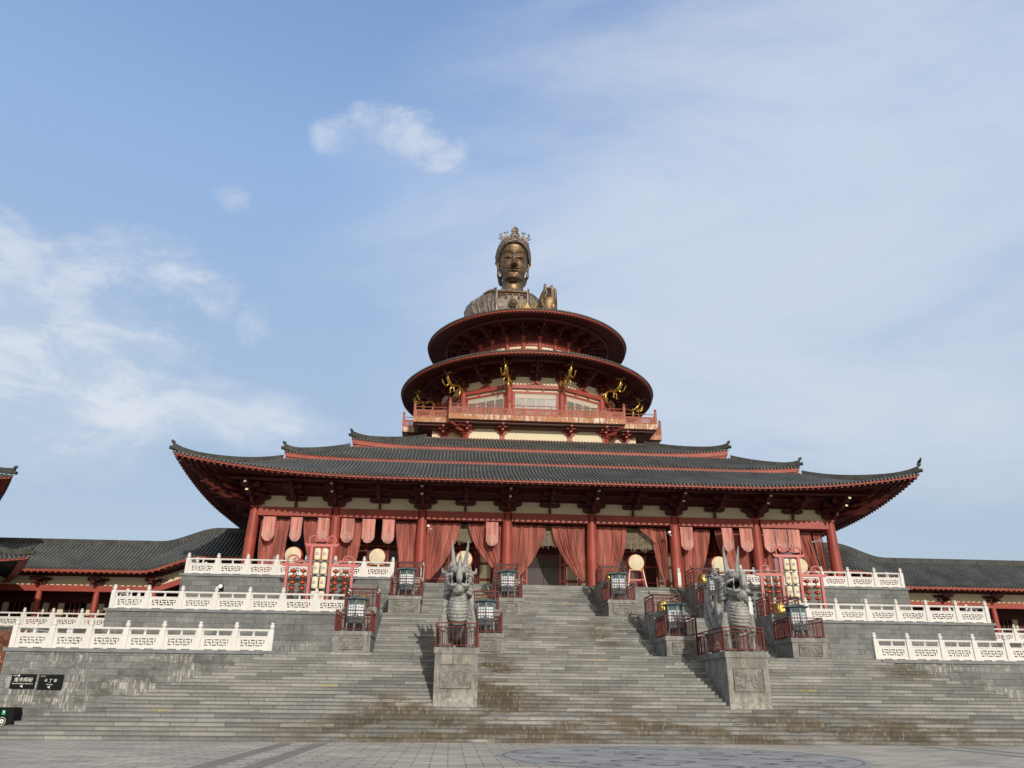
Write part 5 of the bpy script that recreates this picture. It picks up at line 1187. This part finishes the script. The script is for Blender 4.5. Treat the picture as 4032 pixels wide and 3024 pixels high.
hn.tube([hp(1548, 1310), hp(1545, 1215, -.04), hp(1546, 1150, -.05), hp(1546, 1100, -.02), hp(1546, 1084)], [.21, .19, .175, .15, .06], 12)
hn.tube([hp(1598, 1300), hp(1600, 1225, -.20), hp(1600, 1180, -.42), hp(1594, 1165, -.55), hp(1585, 1175, -.66)], [.20, .18, .17, .15, .08], 12)
hn.tube([hp(1648, 1300), hp(1650, 1215, -.05), hp(1648, 1150, -.06), hp(1645, 1110, -.02), hp(1644, 1094)], [.20, .185, .17, .145, .06], 12)
hn.tube([hp(1702, 1330), hp(1704, 1260, -.04), hp(1700, 1200, -.05), hp(1694, 1158, -.02), hp(1692, 1143)], [.19, .165, .15, .125, .05], 12)
hn.tube([hp(1520, 1440, -.25), hp(1492, 1370, -.40), hp(1500, 1290, -.52), hp(1530, 1215, -.62), hp(1556, 1172, -.66), hp(1562, 1160, -.66)], [.36, .32, .24, .20, .15, .06], 12)
hn.join(ell((px(1530), Y0-.22, pz(1440)), .45, .35, .55, 14, 10)); hn.join(ell((px(1665), Y0-.16, pz(1430)), .42, .33, .6, 14, 10)); hn.build('hand', M['bronze'], bust, None, 60)
gc = thing('gilt_ornament', 'gilt three-pointed ornament on the upper round roof before the bronze figure', 'ornament', (-.78, 33.0, 35.72)); b = MB()
b.prism([(-.30, 0), (.30, 0), (.42, .22), (.22, .34), (.10, .60), (0, .92), (-.10, .60), (-.22, .34), (-.42, .22)], (0, 0, 0), (1, 0, 0), (0, 0, 1), .3)
for sx in (-1, 1): b.tube([(sx*.25, 0, .12), (sx*.62, 0, .20), (sx*.80, 0, .48), (sx*.82, 0, .82), (sx*.72, 0, .98)], [.16, .18, .14, .09, .02], 8); b.tube([(sx*.3, -.05, .3), (sx*.52, -.1, .42), (sx*.48, -.1, .56)], [.08, .07, .02], 6)
b.build('crest', M['oldgold'], gc, None, 50); MB().lathe([(.34, -.12), (.28, .02)], 10).build('foot', M['gold'], gc)
# ================================================================== side galleries and the left pavilion
def gallery(sx, label, x_end):
    ROOT[0] = thing('covered_gallery', label, 'gallery', (sx*34, 32, Z2)); ROOT[1] = (sx*34, 32, Z2)
    def s(x): return 1.22*smoothstep((31.2-abs(x))/4.6)
    YE, YR, ZE, ZR = 31.0, 34.6, 10.55, 13.05; x0, x1 = 23.2, x_end; n = int((x1-x0)/.30)
    def S_(x, v): return Vector((sx*x, YE+(YR-YE)*v, ZE+(ZR-ZE)*(.8*v+.2*v*v)+s(x)))
    t = MB()
    for i in range(n):
        x = x0+(i+.5)*(x1-x0)/n
        def fn(v, x=x):
            p = S_(x, v); q = S_(x, v+.01); e = S_(x+.02, v)-S_(x-.02, v); ac = e.normalized(); nn = ac.cross((q-p).normalized()); nn = nn if nn.z > 0 else -nn; return p+nn*.02, ac, nn
        tile_row(t, fn, .09, 5, 5)
    tr = H(t, 'tiled_roof', M['tile'], None, 50)
    pn_ = MB(); pn_.grid(lambda u, v: S_(x0+(x1-x0)*u, v), 60, 5); pn_.grid(lambda u, v: (sx*(x0+(x1-x0)*u), YR+3.6*v, ZR-2.5*v+s(x0+(x1-x0)*u)), 60, 3); H(pn_, 'tile_pan', M['pan'], tr)
    def strip(ya, yb, za, zb, name, mt, parent=None, xs=60, xa=x0, xb=x1):
        b = MB(); k = xs
        for i in range(k):
            a, c = xa+(xb-xa)*i/k, xa+(xb-xa)*(i+1)/k; sa, sc_ = s(a), s(c)
            b.add([(sx*a, ya, za+sa), (sx*c, ya, za+sc_), (sx*c, yb, za+sc_), (sx*a, yb, za+sa), (sx*a, ya, zb+sa), (sx*c, ya, zb+sc_), (sx*c, yb, zb+sc_), (sx*a, yb, zb+sa)],
                  [(0, 3, 2, 1), (4, 5, 6, 7), (0, 1, 5, 4), (2, 3, 7, 6)]+([(0, 4, 7, 3)] if i == 0 else [])+([(1, 2, 6, 5)] if i == k-1 else []))
        return H(b, name, mt, parent)
    strip(YR-.16, YR+.16, ZR-.05, ZR+.38, 'ridge', M['ridge'], tr); strip(YE+.06, YE+.14, ZE-.22, ZE-.03, 'fascia', M['red_eave'], tr)
    rf = MB(); m_ = int((x1-x0)/.45)
    for i in range(m_):
        x = x0+(i+.5)*(x1-x0)/m_; rf.bar((sx*x, YE+.03, ZE-.27+s(x)), (sx*x, YE+1.8, ZE+.3+s(x)), .15, .11)
    H(rf, 'rafters', M['red'], tr); strip(YE+.15, YE+2.6, ZE-.16, ZE-.12, 'soffit', M['red_shaded'], tr)
    strip(33.2, 33.32, 9.54, 10.85, 'frieze', M['cream']); strip(33.04, 33.46, 9.08, 9.54, 'beam', M['red']); strip(32.9, 33.5, 10.25, 10.42, 'plate', M['red_shaded'])
    H(MB().box(sx*x0 if sx < 0 else sx*x0, sx*x1, 36.4, 36.6, Z2, 12) if sx > 0 else MB().box(sx*x1, sx*x0, 36.4, 36.6, Z2, 12), 'back_wall', M['red_shaded'])
    co = MB().lathe([(.30, 0), (.28, .1), (.24, .14), (.235, 2.4), (.21, 2.96)], 16).build('column', M['red'], smooth=35)
    bb = MB(); arm(bb, 1.0, .02, .2, .02, 0, .28); arm(bb, 1.6, .30, .22, .02, 0, .28); arm(bb, 1.3, .02, .22, .3, 1); arm(bb, 1.0, .34, .2, .7, 0); bo = bb.build('bracket_set', M['red_shaded'])
    xs = [30.6+4.4*i for i in range(7) if 30.6+4.4*i < x1]+[26.7]
    for x in xs:
        c = part(co, ROOT[0], (sx*(x-34), .04+1.2, s(x))); c.scale = (1, 1, 1); part(bo, ROOT[0], (sx*(x-34), -.16+1.2, 9.56-Z2+s(x)))
    instead(co); instead(bo)
    for i in range(6):                                             # wall bays: panels beside dark openings
        x = 30.6+4.4*i
        if x+4.4 > x1+3: break
        for dx in (.45, 1.35, 2.9+.0, 3.8):
            pass
        for dx in (.55, 1.45, 3.75): 
            for z0, z1 in ((6.45, 7.4), (7.55, 8.5)): H(MB().box(min(sx*(x+dx), sx*(x+dx+.45)), max(sx*(x+dx), sx*(x+dx+.45)), 36.32, 36.39, z0, z1), 'plaster_panel', M['cream'])
        w_ = H(MB().box(min(sx*(x+2.1), sx*(x+3.6)), max(sx*(x+2.1), sx*(x+3.6)), 36.34, 36.4, 6.5, 8.5), 'window', M['black'])
        mm = MB()
        for k in range(1, 4): mm.box(sx*(x+2.1+.375*k)-.03, sx*(x+2.1+.375*k)+.03, 36.28, 36.339, 6.5, 8.5)
        H(mm, 'mullion', M['red'], w_)
    H(MB().box(min(sx*27.8, sx*x1), max(sx*27.8, sx*x1), 29.85, 38, -.02, Z2-.12), 'plinth', M['brickgrey']); H(MB().box(min(sx*27.6, sx*x1), max(sx*27.6, sx*x1), 29.7, 38, Z2-.12, Z2), 'plinth_coping', M['coping'])
    return tr
gallery(-1, 'dark-roofed covered gallery running off to the left of the hall', 58); gallery(1, 'dark-roofed covered gallery running off to the right of the hall', 60)
balustrade('white marble balustrade along the front of the left gallery', [(x, 30.0, Z2) for x in lin(-48.8, -28.2, 10)], G); balustrade('greyish marble balustrade along the front of the right gallery', [(x, 30.0, Z2) for x in lin(28.2, 48.8, 10)], G)
PV = (-49.1, 26.9)
pv = thing('side_pavilion', 'corner of a two-eaved pavilion cut off by the left picture edge', 'pavilion', (*PV, Z2), R(33)); ROOT[0] = pv; ROOT[1] = (*PV, Z2)
hip_tier('lower_roof', 9.6, 8.5, 4.4, 4.4, 9.85, 2.3, .65, 3.5, sides=(0, 1, 2, 3), c=PV, nv=4); hip_tier('upper_roof', 7.4, 7.4, 7.2, 7.2, 15.6, 4.4, .55, 2.5, sides=(0, 1, 2, 3), c=PV, nv=5)
H(MB().box(PV[0]-5.6, PV[0]+5.6, PV[1]-5.2, PV[1]+5.2, 0, 11.8), 'wall', M['red_shaded']); H(MB().box(PV[0]-4.2, PV[0]+4.2, PV[1]-4.2, PV[1]+4.2, 11.8, 16.2), 'upper_wall', M['red_shaded'])
ROOT[0] = hall; ROOT[1] = (0, YT, Z3)

# ================================================================== signs, lamps and small things
def sign(label, x0, x1, z0, z1, head, big, small, bs):
    t = thing('black_sign', label, 'sign', ((x0+x1)/2, 8.58, (z0+z1)/2), 0, 'black signs on the terrace wall'); w_, h_ = (x1-x0), (z1-z0)
    MB().box(-w_/2, w_/2, -.03, .05, -h_/2, h_/2).build('board', M['black'], t)
    f = -.034; glyphs(big, bs, M['signw'], 'lettering', t, (0, f, .06), sx=1.05, shear=.15); glyphs(small, .085, M['signw'], 'lettering', t, (0, f, -.10), shear=.15); glyphs(head, .055, M['signw'], 'lettering', t, (-w_/2+.06, f, h_/2-.07), align='LEFT')
    MB().prism([(-.09, 0), (.06, .065), (.01, 0), (.06, -.065)], (0, f, -.215), (1, 0, 0), (0, 0, 1), .006).build('arrow', M['signw'], t); return t
s1 = sign('black sign with four brush characters, on the left', -27.36, -26.27, 1.77, 2.41, '唐城影视', '鬼市探秘', 'Phantom Bazaar Adventure', .205)
MB().lathe([(.0, 0), (.04, 0), (.04, .004), (0, .004)], 14, (-.22, -.036, .25), ((1, 0, 0), (0, 0, 1), (0, -1, 0))).build('roundel', M['signw'], s1)
sign('black sign with three spaced brush characters, on the right', -26.12, -25.02, 1.74, 2.39, '卡丁车场', '卡 丁 车', 'Go-Kart', .165)
k = thing('black_cabinet', 'black cabinet with green sticker and round white emblem at the left picture edge', 'cabinet', (-25.28, 4.3, 0))
b = MB(); b.prism([(-.75, 0), (.66, 0), (.70, .30), (.70, .80), (.64, .98), (-.75, .98)], (0, 0, 0), (1, 0, 0), (0, 0, 1), .7); b.box(-.78, .60, -.38, .38, .98, 1.02); b.build('case', M['black'], k); MB().box(.22, .36, -.362, -.351, .74, .92).build('sticker', M['green'], k); MB().box(.26, .32, -.368, -.3625, .82, .88).build('sticker_mark', M['signw'], k)
b = MB(); ax_ = ((1, 0, 0), (0, 0, 1), (0, -1, 0)); b.lathe([(.14, .0), (.155, .0), (.155, .004), (.14, .004)], 24, (.28, -.352, .50), ax_, False); b.lathe([(.03, 0), (.085, 0), (.085, .004), (.03, .004)], 16, (.28, -.352, .50), ax_, False); b.build('emblem', M['signw'], k)
fl = thing('floodlight', 'black floodlight with white glass on the top terrace wall', 'floodlight', (-21.6, 20.2, 7.95)); ax = ((1, 0, 0), (0, .25, .97), (0, -.97, .25))
MB().lathe([(.10, -.25), (.17, -.1), (.19, .12), (.17, .14)], 16, (0, -.42, .02), ax).build('housing', M['black'], fl, None, 40); MB().lathe([(.0, .13), (.155, .13), (.12, .16), (0, .17)], 16, (0, -.42, .02), ax).build('lens', M['signw'], fl, None, 40); MB().bar((0, 0, -.12), (0, -.45, -.10), .05, .05).build('bracket', M['black'], fl)
bd = thing('bird', 'small dark bird perched on the right tip of the hall roof', 'bird', (25.70, 18.22, 17.20))
b = ell((0, 0, .14), .10, .19, .11, 10, 8); b.join(ell((0, -.16, .27), .07, .08, .07, 8, 6)); b.tube([(0, .12, .12), (0, .36, .04)], [.07, .03], 6); b.tube([(0, -.22, .27), (0, -.30, .26)], [.025, .005], 5)
for sx in (-1, 1): b.tube([(sx*.04, 0, .06), (sx*.04, 0, -.02)], .012, 4)
b.build('body', M['bird'], bd, None, 60)
cp = thing('copper_relief', 'copper coloured carved block at the left edge below the gallery balustrade', 'sculpture', (-31.2, 14, 0)); b = MB(); b.box(-1.6, 1.75, -.3, .8, 0, 4.7); rg = random.Random(5)
for i in range(70):
    x, z = rg.uniform(-1.5, 1.65), rg.uniform(2.6, 4.7); s_ = rg.uniform(.12, .3); st_ = rg.random()*6; b.tube([(x+s_*(1-i_/11*.8)*cos(st_+i_*.45), -.32, z+s_*(1-i_/11*.8)*sin(st_+i_*.45)) for i_ in range(12)], .05, 5)
b.build('relief', M['copper'], cp, None, 50)
ob = thing('orange_sign', 'small orange sign board beside the left gallery balustrade', 'sign', (-32.9, 31.3, 7.35)); MB().box(-.32, .3, -.04, .04, -.3, .3).build('board', paint('orange_board', (.62, .30, .05), .2, 4, .6), ob); MB().box(-.02, .02, -.02, .02, -1.25, -.3).build('post', M['dark'], ob)
for _k, _v in list(PAN.items()):
    if isinstance(_v, tuple):
        for o in _v: instead(o)
instead(post0)
